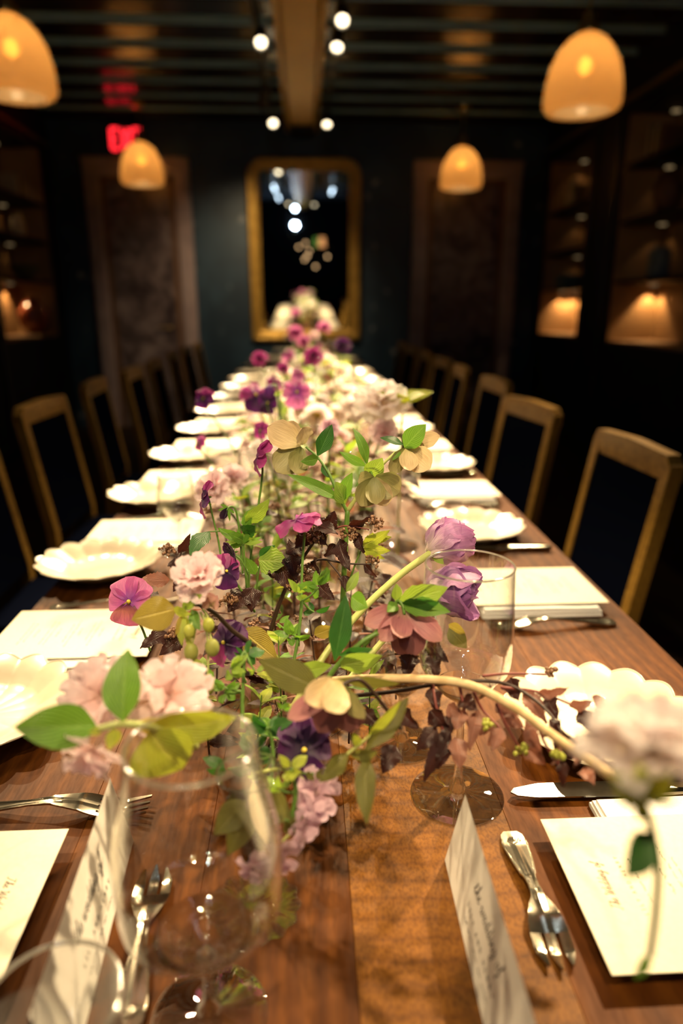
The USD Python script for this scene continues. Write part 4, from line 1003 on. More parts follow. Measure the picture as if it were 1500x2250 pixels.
OV = [(0, .03), (.08, .36), (.25, .88), (.42, 1), (.65, .80), (.85, .40), (.95, .14), (1, .0)]
LA = [(0, .06), (.15, .45), (.40, 1), (.65, .82), (.85, .42), (1, .0)]
RO = [(0, .14), (.2, .50), (.5, .92), (.72, 1), (.9, .72), (.97, .42), (1, .12)]
WI = [(0, .18), (.2, .62), (.45, 1), (.7, .98), (.88, .66), (1, .08)]
TU = [(0, .22), (.2, .66), (.45, 1), (.75, .95), (.9, .72), (.97, .5), (1, .3)]
ST = [(0, .12), (.3, .42), (.6, .8), (.82, 1), (.95, .86), (1, .55)]
NB = [(0, .05), (.10, .46), (.24, .86), (.34, 1), (.44, .80), (.54, .72), (.70, .58), (.86, .30), (1, .02)]
def blade(L, W, prof=OV, nu=6, nv=12, bend=0.0, fold=0.0, cup=0.0, ruff=0.0, rf=3.0, teeth=0, tamp=.15, twist=0.0, seed=0, notch=0.0):
    if teeth: nv = max(nv, teeth*2)
    t = np.linspace(0, 1, nv+1); s = np.linspace(-1, 1, nu+1)
    hw = PchipInterpolator([a for a, b in prof], [b for a, b in prof])(t)*W/2
    if teeth:
        ph = (t*teeth) % 1.0
        hw = hw*(1-tamp*np.where((np.arange(nv+1) % 2) == 1, 0.0, 1.0)*(t > .06)*(t < .98))
    th = bend*t
    dt = L/nv
    y = np.concatenate([[0], np.cumsum(np.cos((th[1:]+th[:-1])/2)*dt)]); z = -np.concatenate([[0], np.cumsum(np.sin((th[1:]+th[:-1])/2)*dt)])
    r = random.Random(seed); ph = r.uniform(0, 6.28); ph2 = r.uniform(0, 6.28)
    S, Tt = np.meshgrid(s, t)
    X = S*hw[:, None]
    Z = fold*np.abs(X)+cup*X*X/max(W, 1e-6)*2+ruff*W*(np.sin(rf*6.283*Tt+ph+S*1.3)*np.abs(S)**1.5+.6*np.sin(rf*4*S+ph2)*Tt**3)
    if notch: y = y[:, None]-notch*L*np.exp(-(S/.22)**2)*Tt**6
    else: y = y[:, None]+0*S
    tw = twist*Tt
    X2, Z2 = X*np.cos(tw)-Z*np.sin(tw), X*np.sin(tw)+Z*np.cos(tw)
    n_y, n_z = np.sin(th)[:, None], np.cos(th)[:, None]
    V = np.stack([X2, y+Z2*n_y, z[:, None]+Z2*n_z], -1).reshape(-1, 3)
    n = nu+1
    i, j = np.meshgrid(np.arange(nv), np.arange(nu), indexing='ij')
    q = np.stack([i*n+j, i*n+j+1, (i+1)*n+j+1, (i+1)*n+j], -1).reshape(-1, 4)
    f = np.vstack([q[:, [0, 1, 2]], q[:, [0, 2, 3]]])
    uv = np.stack([(S+1)/2, Tt], -1).reshape(-1, 2)
    return V, f, uv
def frm(n, u):
    n = np.asarray(n, float); n = n/np.linalg.norm(n)
    u = np.asarray(u, float); u = u-n*np.dot(u, n)
    if np.linalg.norm(u) < 1e-6: u = np.cross(n, [1.0, .3, .2])
    u = u/np.linalg.norm(u)
    return np.stack([np.cross(u, n), u, n], 1)
def rz3(a): c, s = math.cos(a), math.sin(a); return np.array([[c, -s, 0], [s, c, 0], [0, 0, 1]])
def rx3(a): c, s = math.cos(a), math.sin(a); return np.array([[1, 0, 0], [0, c, -s], [0, s, c]])
def put_blade(parent, name, o, R, mat, L, W, prof=OV, label=None, **kw):
    v, f, uv = blade(L, W, prof, **kw)
    return part(parent, name, (v@R.T+np.asarray(o), f), mat, smooth=True, world=True, uv=uv, label=label)
CAMN = -FWD
def leaf(parent, a, b, wpx, mat, prof=OV, roll=0.0, lean=0.0, name='leaf', **kw):
    """a leaf from a to b, both (u, v, distance); wpx its breadth in the photograph; roll turns it about its own axis"""
    A, B = P(*a), P(*b)
    d = B-A; L = np.linalg.norm(d)
    R = frm(CAMN, d)                # columns: across, along, normal
    y = d/L; n = CAMN-y*np.dot(CAMN, y); n /= np.linalg.norm(n); x = np.cross(y, n)
    R = np.stack([x, y, n], 1)@np.array([[math.cos(roll), 0, math.sin(roll)], [0, 1, 0], [-math.sin(roll), 0, math.cos(roll)]])
    bend = kw.pop('bend', .5)
    W = wpx*(a[2]+b[2])/2/FPX/max(abs(math.cos(roll)), .35)
    R2 = R@rx3(bend/2)
    return put_blade(parent, name, A, R2, mat, L*(1+bend*bend/24), W, prof, bend=bend, **kw)
def stem(parent, pts, r0, r1=None, mat='stem_green', name='stem', sides=7, label=None):
    p = spline([P(*q) for q in pts], 6)
    return part(parent, name, tube(p, [r0, r1 or r0], sides), MAT[mat], smooth=True, world=True, label=label)
def wstem(parent, pts, r0, r1=None, mat='stem_green', name='stem', sides=6):
    return part(parent, name, tube(spline(pts, 6), [r0, r1 or r0], sides), MAT[mat], smooth=True, world=True)
def pansy(parent, c, size, n, up, mats, seed=0, spread=1.0, eye=True, name='bloom'):
    """five petals: two behind, two at the sides, a broad lower one; size is the bloom's height in metres"""
    b = sub(parent, name)
    R = frm(n, up); r = random.Random(seed)
    top, side, low = mats
    s = size
    for a, L, W, z, mt, back in ((math.radians(24), .56, .60, -.05, top, .18), (math.radians(-26), .56, .60, -.035, top, .22), (math.radians(84), .46, .50, -.01, side, .12), (math.radians(-84), .46, .50, -.015, side, .10), (math.radians(180), .52, .66, .0, low, .05)):
        a += r.uniform(-.08, .08)
        Rp = R@rz3(a)@rx3(-back*spread)
        put_blade(b, 'petal', c+R[:, 2]*z*s*.25, Rp, MAT[mt], L*s, W*s, RO, nu=8, nv=10, bend=.55*spread, cup=.22, ruff=.035, rf=2.0, seed=seed+int(a*50))
    if eye: part(b, 'eye', ball(c+R[:, 2]*s*.03, s*.045, 1), MAT['yellow'], world=True, smooth=True)
    for k in range(4):
        a = math.radians(45+90*k)
        put_blade(b, 'sepal', c-R[:, 2]*s*.08, R@rz3(a)@rx3(-.6), MAT['green'], .24*s, .09*s, LA, nu=2, nv=4, bend=.6)
    return b
def double_bloom(parent, c, size, n, up, mat, layers=((6, .50, .5, 1.25), (6, .46, .45, .8), (5, .36, .36, .4)), seed=0, name='bloom', ruff=.09, centre=None, notch=.14):
    b = sub(parent, name)
    R = frm(n, up); r = random.Random(seed)
    for li, (cnt_, L, W, tilt) in enumerate(layers):
        for k in range(cnt_):
            a = 2*math.pi*k/cnt_+li*.5+r.uniform(-.2, .2)
            tl = tilt+r.uniform(-.18, .18)
            Rp = R@rz3(a)@rx3(math.pi/2-tl)
            put_blade(b, 'petal', c+R[:, 2]*size*.02*li, Rp, MAT[mat], L*size*r.uniform(.9, 1.1), W*size*r.uniform(.9, 1.15), ST, nu=6, nv=8, bend=r.uniform(.1, .5), cup=-.25, ruff=ruff, rf=r.uniform(1.5, 3), seed=r.randint(0, 9999), notch=notch)
    if centre: part(b, 'centre', ball(c+R[:, 2]*size*.08, size*.09, 1, (1, 1, 1)), MAT[centre], world=True, smooth=True)
    return b
def hellebore(parent, c, size, n, up, mats, seed=0, tilt=1.05, name='bloom', stamens=True, curl=.5):
    b = sub(parent, name)
    R = frm(n, up); r = random.Random(seed)
    for k in range(5):
        a = 2*math.pi*k/5+r.uniform(-.1, .1)
        Rp = R@rz3(a)@rx3(math.pi/2-tilt+r.uniform(-.12, .12))
        put_blade(b, 'sepal', c+R[:, 2]*size*.012*(k % 2), Rp, MAT[mats[k % len(mats)]], .55*size, .56*size, WI, nu=8, nv=10, bend=-curl, cup=.15, ruff=.03, rf=1.5, seed=seed*7+k)
    if stamens:
        ms = []
        for k in range(26):
            a, q = r.uniform(0, 6.28), r.uniform(.3, 1)
            e = c+R@np.array([math.cos(a)*q*.12, math.sin(a)*q*.12, .16+.05*r.random()])*size
            ms.append(tube([c, (c+e)/2+R[:, 2]*size*.02, e], size*.006, 4)); ms.append(ball(e, size*.018, 1))
        part(b, 'stamens', cat(ms), MAT['yellow'], world=True, smooth=False, kind='stuff')
    return b
def tulip(parent, c, size, axis, mats, seed=0, name='bloom'):
    b = sub(parent, name)
    R = frm(axis, [0, .2, 1.0]); r = random.Random(seed)
    for li, (cnt_, L, W, out, bd) in enumerate(((4, 1.05, .86, 1.25, -1.75), (4, 1.0, .80, 1.05, -1.45), (4, .92, .70, .80, -1.1), (4, .82, .60, .5, -.55))):
        for k in range(cnt_):
            a = 2*math.pi*k/cnt_+li*.8+r.uniform(-.2, .2)
            Rp = R@rz3(a)@rx3(math.pi/2-out+r.uniform(-.1, .1))
            put_blade(b, 'petal', c, Rp, MAT[mats[(li+k) % len(mats)]], L*size*r.uniform(.88, 1.05), W*size, TU, nu=8, nv=12, bend=bd*r.uniform(.85, 1.1), cup=.5, ruff=.05, rf=2.2, seed=seed*31+li*7+k)
    return b
def cluster(parent, c, rad, n, mat='bud_tan', seed=0, name='bud_cluster', br=.0016, axis=(0, 0, 1)):
    r = random.Random(seed); ms = []
    R = frm(axis, [1, .3, 0])
    for k in range(n):
        d = np.array([r.gauss(0, 1), r.gauss(0, 1), abs(r.gauss(0, 1))*.9+.1]); d /= np.linalg.norm(d)
        e = c+R@d*rad*r.uniform(.75, 1.05)
        ms.append(ball(e, br*r.uniform(.8, 1.25), 1, (1, 1, 1.15))); ms.append(tube([c, e], br*.28, 3, cap=False))
    return part(parent, name, cat(ms), MAT[mat], world=True, smooth=True, kind='stuff')
def nleaf(parent, a, b, w, mat='burgundy', roll=0.0, seed=0, bend=.6, fold=.25):
    return leaf(parent, a, b, w, MAT[mat], NB, roll=roll, bend=bend, fold=fold, teeth=10, tamp=.13, nu=6, ruff=.06, rf=2.0, seed=seed, twist=.5*math.sin(seed*2.1))
def vleaf(parent, a, b, w, mat='green', roll=0.0, seed=0, bend=.6):
    return leaf(parent, a, b, w, MAT[mat], OV, roll=roll, bend=bend, fold=.12, teeth=6, tamp=.10, nu=6, ruff=.03, rf=2.0, seed=seed)
def sprig(parent, c, z, spread, n, mat='green', seed=0, lobes=True):
    """a tuft of small oblong leaves like a viola's leafy node; c in pixels"""
    r = random.Random(seed)
    for k in range(n):
        a = r.uniform(0, 6.28); l = spread*r.uniform(.55, 1.1)
        e = (c[0]+math.cos(a)*l, c[1]+math.sin(a)*l*.8-spread*.2, z+r.uniform(-.012, .012))
        vleaf(parent, (c[0]+math.cos(a)*l*.12, c[1]+math.sin(a)*l*.12, z), e, l*r.uniform(.36, .6), mat, roll=r.uniform(-.9, .9), seed=seed*13+k, bend=r.uniform(.2, 1.1))
def fthing(name, label, cat_, base, group=None):
    q = P(*base) if len(base) == 3 else np.array(base)
    return thing(name, label, cat_, q, group=group)
def tb(u, v):    # a table point seen at (u, v) as (u, v, distance)
    q = T(u, v, TZ+.002); return (u, v, float(np.dot(q-EYE, FWD)))

# ---- bud vases down the middle of the table
def make_vase(label, loc, scale=1.0, group=None, rz=0.0, water=True):
    t = thing('bud_vase', label, 'bud vase', loc, rz, group)
    H = .125*scale
    def mod(r, z, a, i):
        return r*np.where(i < 6, 1+.045*np.cos(a*14)*(r > .02), 1.0), z
    foot = [(0, .0), (.034*scale, .0), (.0355*scale, .0015), (.034*scale, .0035), (.022*scale, .0075), (.012*scale, .011), (.0085*scale, .020), (.0085*scale, .045*scale)]
    part(t, 'scalloped_foot', lathe(foot+[(0, .045*scale)], 84, mod=mod), MAT['glass'], smooth=50)
    o = spline([(.0086*scale, .046*scale, 0), (.012*scale, .065*scale, 0), (.017*scale, .095*scale, 0), (.0235*scale, H, 0)], 5)[:, :2]
    i = o*np.array([1, 1])-np.array([.0014, 0]); i[0] = (.0035, .050*scale)
    part(t, 'trumpet', lathe(np.vstack([[[0, .0462*scale]], o, i[::-1], [[0, .05*scale]]]), 48), MAT['thin'], smooth=50)
    a = np.linspace(0, 2*np.pi, 49)
    part(t, 'rim', tube(np.stack([.0230*scale*np.cos(a), .0230*scale*np.sin(a), np.full(49, H)], 1), .0012, 6, cap=False), MAT['glass'], smooth=True)
    return t
v0 = make_vase('trumpet bud vase with a scalloped glass foot, nearest the camera', (-.046, .429, TZ+.0002))
VASES = [(-.046, .429)]
for (x, y, lab) in ((.015, .72, 'trumpet bud vase under the hellebore and tulip stems'), (-.075, .74, 'trumpet bud vase behind the yellow leaves, holding pansies'), (.03, .90, 'trumpet bud vase holding the tall hellebore stem'), (-.02, 1.14, 'trumpet bud vase behind the tall pansy stems')):
    dup(v0, (x, y, TZ+.0002), rng.uniform(0, 3), lab); VASES.append((x, y))

# ---- pansies
def sepalspur(parent, c, d, s):
    wstem(parent, [c, c+d*s*.5], s*.07, s*.04, 'stem_green', 'spur')
t = fthing('pansy', 'magenta pansy seen from the side on a tall bare stem, highest of the pansies', 'pansy', (545, 1255, .735))
stem(t, [(545, 1300, .735), (551, 1220, .735), (566, 1120, .732), (575, 1055, .730), (576, 1018, .728), (568, 1008, .726)], .0013, .0011)
pansy(t, P(563, 1005, .722), .040, dirc(-.93, .12, .28), dirc(.42, 1, .2), ('p_magenta', 'p_magenta', 'p_magenta'), 3, spread=1.3, eye=False)
t = fthing('pansy', 'dark magenta pansy in profile on a thin stem, leftmost of the two tall ones', 'pansy', (485, 1235, .72))
stem(t, [(488, 1245, .72), (480, 1190, .722), (466, 1130, .722), (458, 1096, .720), (450, 1092, .718)], .0011, .0009)
pansy(t, P(443, 1098, .716), .039, dirc(-.80, .05, .25), dirc(.35, 1, .0), ('p_magenta', 'p_purple', 'p_magenta'), 8, spread=.9, eye=False)
t = fthing('pansy', 'mauve pansy seen from behind on a dark stem, tilted above the burgundy sprig', 'pansy', (660, 1420, .63))
stem(t, [(655, 1420, .63), (661, 1330, .64), (664, 1240, .648), (668, 1180, .65), (668, 1158, .648)], .0013, .0012)
pansy(t, P(650, 1142, .640), .044, dirc(-.35, .75, .35), dirc(.9, .3, -.3), ('p_pink', 'p_magenta', 'p_magenta'), 5, spread=1.1, eye=False)
t = fthing('pansy', 'open pink pansy with a yellow eye facing the camera, left edge of the bouquet', 'pansy', (300, 1400, .68))
stem(t, [(330, 1430, .69), (312, 1380, .685), (290, 1338, .675)], .0012)
pansy(t, P(283, 1322, .660), .046, dirc(.10, .15, 1), dirc(.12, 1, .1), ('p_pink', 'p_pink', 'p_orange'), 11, spread=.7)
t = fthing('pansy', 'purple pansy in half shade just right of the pale pink blossom', 'pansy', (540, 1340, .70))
stem(t, [(560, 1345, .70), (535, 1305, .695), (515, 1275, .69)], .0012)
pansy(t, P(497, 1255, .68), .036, dirc(.45, .2, .75), dirc(.25, 1, .2), ('p_magenta', 'p_purple', 'p_purple'), 17, spread=.8)
t = fthing('pansy', 'small closed dark purple pansy above the half-shaded one', 'pansy', (520, 1260, .70))
stem(t, [(545, 1262, .705), (530, 1232, .70), (515, 1218, .70)], .0011)
pansy(t, P(508, 1216, .697), .026, dirc(-.6, -.3, .5), dirc(.7, .7, .1), ('p_purple', 'p_purple', 'p_dark'), 23, spread=-.5, eye=False)
t = fthing('pansy', 'violet pansy with a white throat lower in the bouquet, below the pink buds', 'pansy', (530, 1470, .62))
stem(t, [(540, 1500, .62), (520, 1455, .612), (500, 1420, .605)], .0012)
pansy(t, P(492, 1412, .598), .040, dirc(-.45, .25, .8), dirc(.55, 1, .1), ('p_purple', 'p_purple', 'p_magenta'), 29, spread=.8)
t = fthing('pansy', 'very dark purple pansy face low in the centre foreground', 'pansy', (640, 1760, .53))
stem(t, [(650, 1790, .535), (655, 1720, .53), (663, 1665, .525)], .0012)
pansy(t, P(668, 1648, .515), .046, dirc(.05, .3, 1), dirc(-.1, 1, .2), ('p_purple', 'p_dark', 'p_purple'), 31, spread=.7)
t = fthing('pansy', 'drooping purple pansy bud on a hooked stem between the two tall pansies', 'pansy', (530, 1215, .72))
stem(t, [(533, 1260, .722), (528, 1190, .722), (522, 1140, .72), (515, 1116, .718), (504, 1114, .717), (498, 1122, .716)], .0011)
b = sub(t, 'bud')
for k in range(3):
    leaf(b, (500, 1116, .716), (484+k*3, 1140-k*2, .714+.004*k), 14, MAT['p_dark'], WI, roll=k-1.0, bend=.3, name='petal', nu=4, nv=6)
for k, (x, y) in enumerate(((478, 1121), (484, 1108), (505, 1146), (515, 1128))):
    leaf(b, (502, 1116, .716), (x, y, .716), 7, MAT['green'], LA, bend=.5, name='sepal', nu=2, nv=5)
# viola foliage around the tall stems
t = fthing('viola_foliage', 'bright green viola stem with toothed leaves between the tall pansies', 'leafy stem', (540, 1270, .72))
stem(t, [(545, 1330, .725), (540, 1260, .722), (534, 1190, .72), (540, 1130, .72)], .0016, .0012)
vleaf(t, (540, 1150, .72), (592, 1096, .70), 34, 'green_light', .5, 1)
vleaf(t, (538, 1165, .72), (556, 1115, .715), 26, 'green', -.5, 2)
vleaf(t, (536, 1170, .72), (560, 1155, .70), 36, 'green_dark', .3, 3)
vleaf(t, (460, 1168, .715), (418, 1222, .70), 42, 'green_dark', .6, 4)
stem(t, [(534, 1180, .72), (500, 1168, .718), (460, 1168, .715)], .0009, .0007, name='leaf_stalk')
vleaf(t, (534, 1185, .72), (478, 1160, .715), 24, 'green', -.4, 5)
vleaf(t, (536, 1190, .72), (500, 1172, .70), 24, 'green', .5, 6)
for k in range(10):
    a = -1.9+.38*k
    leaf(t, (536, 1195, .718), (536+42*math.sin(a), 1192-30*math.cos(a), .712+.004*(k % 3)), 12, MAT['green_light' if k % 2 else 'green'], LA, roll=.4*(k % 3-1), bend=.5, nu=3, nv=6, name='stipule')
t = fthing('viola_foliage', 'broad scalloped viola leaf catching the light beside the dark sprig', 'leafy stem', (560, 1300, .70))
stem(t, [(560, 1330, .71), (566, 1270, .70), (572, 1232, .695)], .001, .0008)
vleaf(t, (568, 1232, .695), (634, 1236, .68), 62, 'green_light', -.35, 9)
vleaf(t, (562, 1262, .70), (540, 1225, .69), 24, 'green', .3, 10)
leaf(t, (570, 1224, .695), (604, 1198, .69), 26, MAT['green_dark'], OV, roll=.4)
# ---- the tall hellebore
t = fthing('hellebore', 'tall branching hellebore with cream and olive blooms, rising above the middle of the bouquet', 'hellebore', (752, 1330, .72))
stem(t, [(752, 1345, .725), (756, 1250, .72), (760, 1180, .715), (763, 1122, .712)], .0030, .0026)
stem(t, [(762, 1124, .712), (742, 1085, .71), (722, 1040, .712), (698, 1005, .718), (672, 982, .722)], .0020, .0012, name='branch')
stem(t, [(764, 1122, .712), (785, 1090, .708), (806, 1060, .706), (832, 1028, .706), (868, 995, .71)], .0024, .0016, 'stem_pale', name='branch')
stem(t, [(806, 1060, .706), (812, 1035, .700), (818, 1045, .694), (822, 1060, .690)], .0012, .0010, name='branch')
G, GL = MAT['green'], MAT['green_light']
for a, b_, w, mt, ro, be in (((750, 1100, .711), (630, 1042, .690), 28, 'green', .3, .7), ((752, 1102, .711), (774, 1038, .700), 30, 'green', -.5, .5), ((757, 1108, .711), (737, 1058, .698), 38, 'green_light', .4, .4),
    ((697, 1002, .718), (729, 932, .715), 36, 'green_dark', .3, .4), ((700, 1006, .718), (660, 1014, .705), 24, 'green', -.4, .8), ((708, 1018, .717), (722, 1050, .712), 16, 'green_dark', .5, .5),
    ((806, 1022, .704), (775, 940, .700), 24, 'green', .5, .9), ((806, 1024, .704), (745, 992, .700), 20, 'green', -.3, .8), ((808, 1048, .702), (840, 1006, .690), 44, 'green_light', .2, .5),
    ((888, 984, .708), (936, 932, .700), 46, 'green', -.25, .4), ((886, 978, .708), (834, 962, .705), 18, 'green_dark', .4, .9), ((880, 990, .708), (862, 1012, .704), 14, 'green', .4, .6)):
    leaf(t, a, b_, w, MAT[mt], LA if w < 40 else OV, roll=ro, bend=be, fold=.15, name='leaf')
b = sub(t, 'bloom', 'cream and olive bloom on the left branch')
for a, b_, w, mt, ro in (((662, 976, .722), (588, 938, .716), 62, 'h_cream', .15), ((664, 974, .722), (622, 934, .728), 50, 'h_cream', -.5), ((662, 982, .722), (606, 1036, .715), 66, 'h_olive', .2), ((664, 984, .722), (648, 1040, .708), 46, 'h_olive', -.4), ((668, 976, .722), (664, 940, .712), 36, 'h_cream', .9)):
    leaf(b, a, b_, w, MAT[mt], WI, roll=ro, bend=-.5, cup=.25, nu=8, nv=12, name='sepal', ruff=.02)
b = sub(t, 'bloom', 'olive bloom hanging at the fork of the stem')
for a, b_, w, mt, ro in (((822, 1050, .690), (792, 1112, .688), 52, 'h_olive', -.3), ((822, 1050, .690), (786, 1060, .700), 40, 'h_olive', .3), ((824, 1048, .690), (878, 1082, .688), 62, 'h_olive', .2), ((824, 1050, .690), (848, 1112, .694), 48, 'h_cream', .35), ((822, 1048, .690), (826, 1108, .676), 44, 'h_olive', .0)):
    leaf(b, a, b_, w, MAT[mt], WI, roll=ro, bend=-.7, cup=.3, nu=8, nv=12, name='sepal', ruff=.02)
b = sub(t, 'bloom', 'pale drooping bloom at the right end')
for a, b_, w, mt, ro in (((893, 984, .708), (858, 1040, .704), 36, 'h_olive', -.4), ((894, 984, .708), (944, 1030, .700), 58, 'h_cream', .2), ((896, 980, .708), (966, 958, .715), 34, 'h_cream', .5), ((894, 986, .708), (900, 1034, .695), 42, 'h_cream', -.1), ((895, 983, .708), (930, 995, .72), 40, 'h_olive', .3)):
    leaf(b, a, b_, w, MAT[mt], WI, roll=ro, bend=-.6, cup=.3, nu=8, nv=12, name='sepal', ruff=.02)
# ---- burgundy ninebark sprigs
t = fthing('ninebark_sprig', 'burgundy ninebark sprig with tan bud clusters in the middle, in sharp focus', 'ninebark sprig', (600, 1400, .70))
stem(t, [(590, 1400, .71), (612, 1330, .70), (642, 1262, .69), (668, 1222, .685), (690, 1190, .68)], .0024, .0014, 'stem_dark')
stem(t, [(645, 1258, .69), (700, 1230, .68), (760, 1238, .675), (815, 1240, .67)], .0013, .0008, 'stem_dark', name='twig')
stem(t, [(690, 1190, .68), (740, 1160, .675), (770, 1156, .672), (812, 1164, .67)], .0010, .0007, 'stem_red', name='twig')
stem(t, [(690, 1190, .68), (715, 1165, .675), (735, 1140, .672)], .0010, .0007, 'stem_red', name='twig')
stem(t, [(720, 1232, .678), (745, 1262, .672), (760, 1290, .67)], .0009, .0006, 'stem_dark', name='twig')
for k, (a, b_, w, ro) in enumerate((((715, 1165, .675), (735, 1122, .668), 44, .3), ((690, 1150, .672), (742, 1175, .660), 46, -.4), ((700, 1160, .675), (720, 1200, .668), 40, .5), ((690, 1165, .678), (648, 1205, .670), 52, .2), ((655, 1200, .685), (628, 1218, .675), 44, .5),
        ((765, 1155, .672), (816, 1134, .668), 30, .7), ((745, 1185, .675), (770, 1255, .660), 40, .5), ((735, 1195, .675), (712, 1222, .672), 30, -.5), ((690, 1225, .682), (704, 1262, .675), 28, .8), ((640, 1215, .685), (650, 1275, .675), 48, .1),
        ((755, 1265, .672), (758, 1300, .665), 34, -.3), ((800, 1240, .67), (828, 1268, .665), 22, .4), ((785, 1170, .67), (800, 1215, .664), 26, .8), ((612, 1225, .69), (640, 1300, .68), 64, .15), ((620, 1260, .69), (585, 1262, .685), 44, .4), ((700, 1285, .675), (735, 1318, .668), 40, .2))):
    nleaf(t, a, b_, w, 'burgundy', ro, k+3)
for k, (u, v_, z, rad, n) in enumerate(((690, 1182, .672, .0105, 40), (765, 1175, .670, .009, 30), (822, 1152, .668, .009, 26), (672, 1262, .680, .011, 40), (815, 1236, .666, .008, 22), (640, 1290, .685, .008, 20))):
    cluster(t, P(u, v_, z), rad, n, 'bud_tan', k, br=.0013, axis=dirc(.1, .6, .7))
t = fthing('ninebark_sprig', 'yellow-green young leaves at the tip of a ninebark twig, right of the dark sprig', 'ninebark sprig', (770, 1290, .68))
stem(t, [(760, 1300, .68), (780, 1240, .675), (800, 1195, .67)], .0011, .0007, 'stem_green')
for k, (a, b_, w, ro) in enumerate((((796, 1200, .67), (856, 1165, .66), 34, .3), ((800, 1190, .67), (860, 1180, .668), 30, -.4), ((798, 1205, .67), (858, 1210, .66), 32, .2), ((795, 1205, .67), (845, 1228, .664), 22, .5))):
    nleaf(t, a, b_, w, 'lime', ro, k+40, bend=.3)
t = fthing('ninebark_sprig', 'dark ninebark leaves and seed heads behind the pale pink blossom on the left', 'ninebark sprig', (430, 1350, .72))
stem(t, [(470, 1370, .71), (420, 1300, .715), (395, 1240, .72), (400, 1205, .72)], .0014, .0009, 'stem_dark')
for k, (a, b_, w, ro, mt) in enumerate((((392, 1215, .72), (418, 1172, .715), 20, .6, 'burgundy'), ((385, 1220, .72), (400, 1262, .70), 40, .4, 'burgundy'), ((372, 1275, .70), (296, 1278, .69), 40, .3, 'bronze'), ((345, 1300, .70), (322, 1330, .69), 30, .7, 'burgundy'), ((420, 1255, .71), (380, 1300, .70), 44, .2, 'burgundy'),
        ((370, 1390, .66), (308, 1425, .65), 46, .4, 'burgundy'), ((400, 1400, .66), (350, 1440, .65), 44, .1, 'burgundy'), ((540, 1300, .70), (500, 1345, .68), 58, .3, 'burgundy'), ((552, 1290, .70), (552, 1345, .69), 50, -.3, 'burgundy'))):
    nleaf(t, a, b_, w, mt, ro, k+60)
for k, (u, v_, z, rad, n) in enumerate(((364, 1216, .72, .010, 30), (505, 1325, .68, .009, 26), (385, 1400, .655, .010, 28))):
    cluster(t, P(u, v_, z), rad, n, 'bud_tan', k+11, br=.0014)
# ---- pale pink blossom branch with yellow leaves and buds (left centre)
t = fthing('blossom_branch', 'flowering branch with one pale pink ruffled blossom, golden leaf and pink buds, left of centre', 'blossom branch', (540, 1400, .58))
stem(t, [(560, 1420, .60), (510, 1385, .585), (475, 1350, .57), (440, 1330, .56), (410, 1330, .555)], .0022, .0015, 'stem_dark')
double_bloom(t, P(438, 1270, .560), .046, dirc(-.15, .55, .7), dirc(0, 1, 0), 'blossom', seed=4)
for k in range(4):
    leaf(t, (465, 1330, .56), (462+18*math.cos(k*1.7), 1318-16*math.sin(k*1.7), .555), 26, MAT['bud_pink'], WI, bend=-.8, roll=.5*(k-1.5), name='petal', nu=4, nv=6)
leaf(t, (386, 1338, .560), (288, 1362, .545), 76, MAT['gold_leaf'], OV, roll=.1, bend=.35, fold=.1, nu=8, nv=18)
leaf(t, (400, 1335, .558), (444, 1306, .545), 30, MAT['green_light'], OV, roll=-.3, bend=.5)
for k, (a, b_, w, mt, ro) in enumerate((((380, 1338, .56), (420, 1350, .55), 22, 'lime', .2), ((402, 1345, .56), (400, 1420, .55), 26, 'lime', .5), ((405, 1350, .56), (385, 1395, .552), 18, 'gold_leaf', -.5), ((410, 1352, .56), (425, 1440, .55), 22, 'lime', .8), ((420, 1340, .56), (440, 1385, .55), 30, 'green', .3))):
    leaf(t, a, b_, w, MAT[mt], OV, roll=ro, bend=.5, name='bract')
for k, (u0, v0_, u1, v1) in enumerate(((430, 1345, 420, 1425), (440, 1345, 466, 1415), (445, 1340, 458, 1365), (450, 1350, 456, 1500), (425, 1350, 416, 1380))):
    stem(t, [(u0, v0_, .56), ((u0+u1)/2+4, (v0_+v1)/2, .556), (u1, v1, .553)], .0009, .0008, 'stem_pale', name='stalk')
    R_ = .0046
    v_, f_ = ball(P(u1, v1+8, .552), R_*(1.25 if k in (0, 1, 3) else 1.0), 2, (1, 1, 1.35))
    part(t, 'bud', (v_, f_), MAT['bud_pink' if k in (0, 1, 3) else 'lime'], world=True, smooth=True)
t = fthing('ribbed_leaf_twig', 'deeply ribbed golden leaf lying low behind the viola foliage', 'leafy twig', (620, 1460, .64))
stem(t, [(625, 1470, .64), (600, 1440, .64), (530, 1385, .65)], .0012, .0008, 'stem_pale')
leaf(t, (532, 1385, .65), (610, 1450, .63), 62, MAT['gold_leaf'], OV, roll=-.2, bend=.5, fold=.15, nu=8, nv=18)
leaf(t, (690, 1395, .64), (735, 1378, .635), 34, MAT['gold_leaf'], OV, roll=.3, bend=.3, nu=8, nv=14)
leaf(t, (640, 1440, .635), (655, 1400, .64), 40, MAT['blossom'], WI, roll=.3, bend=.4)
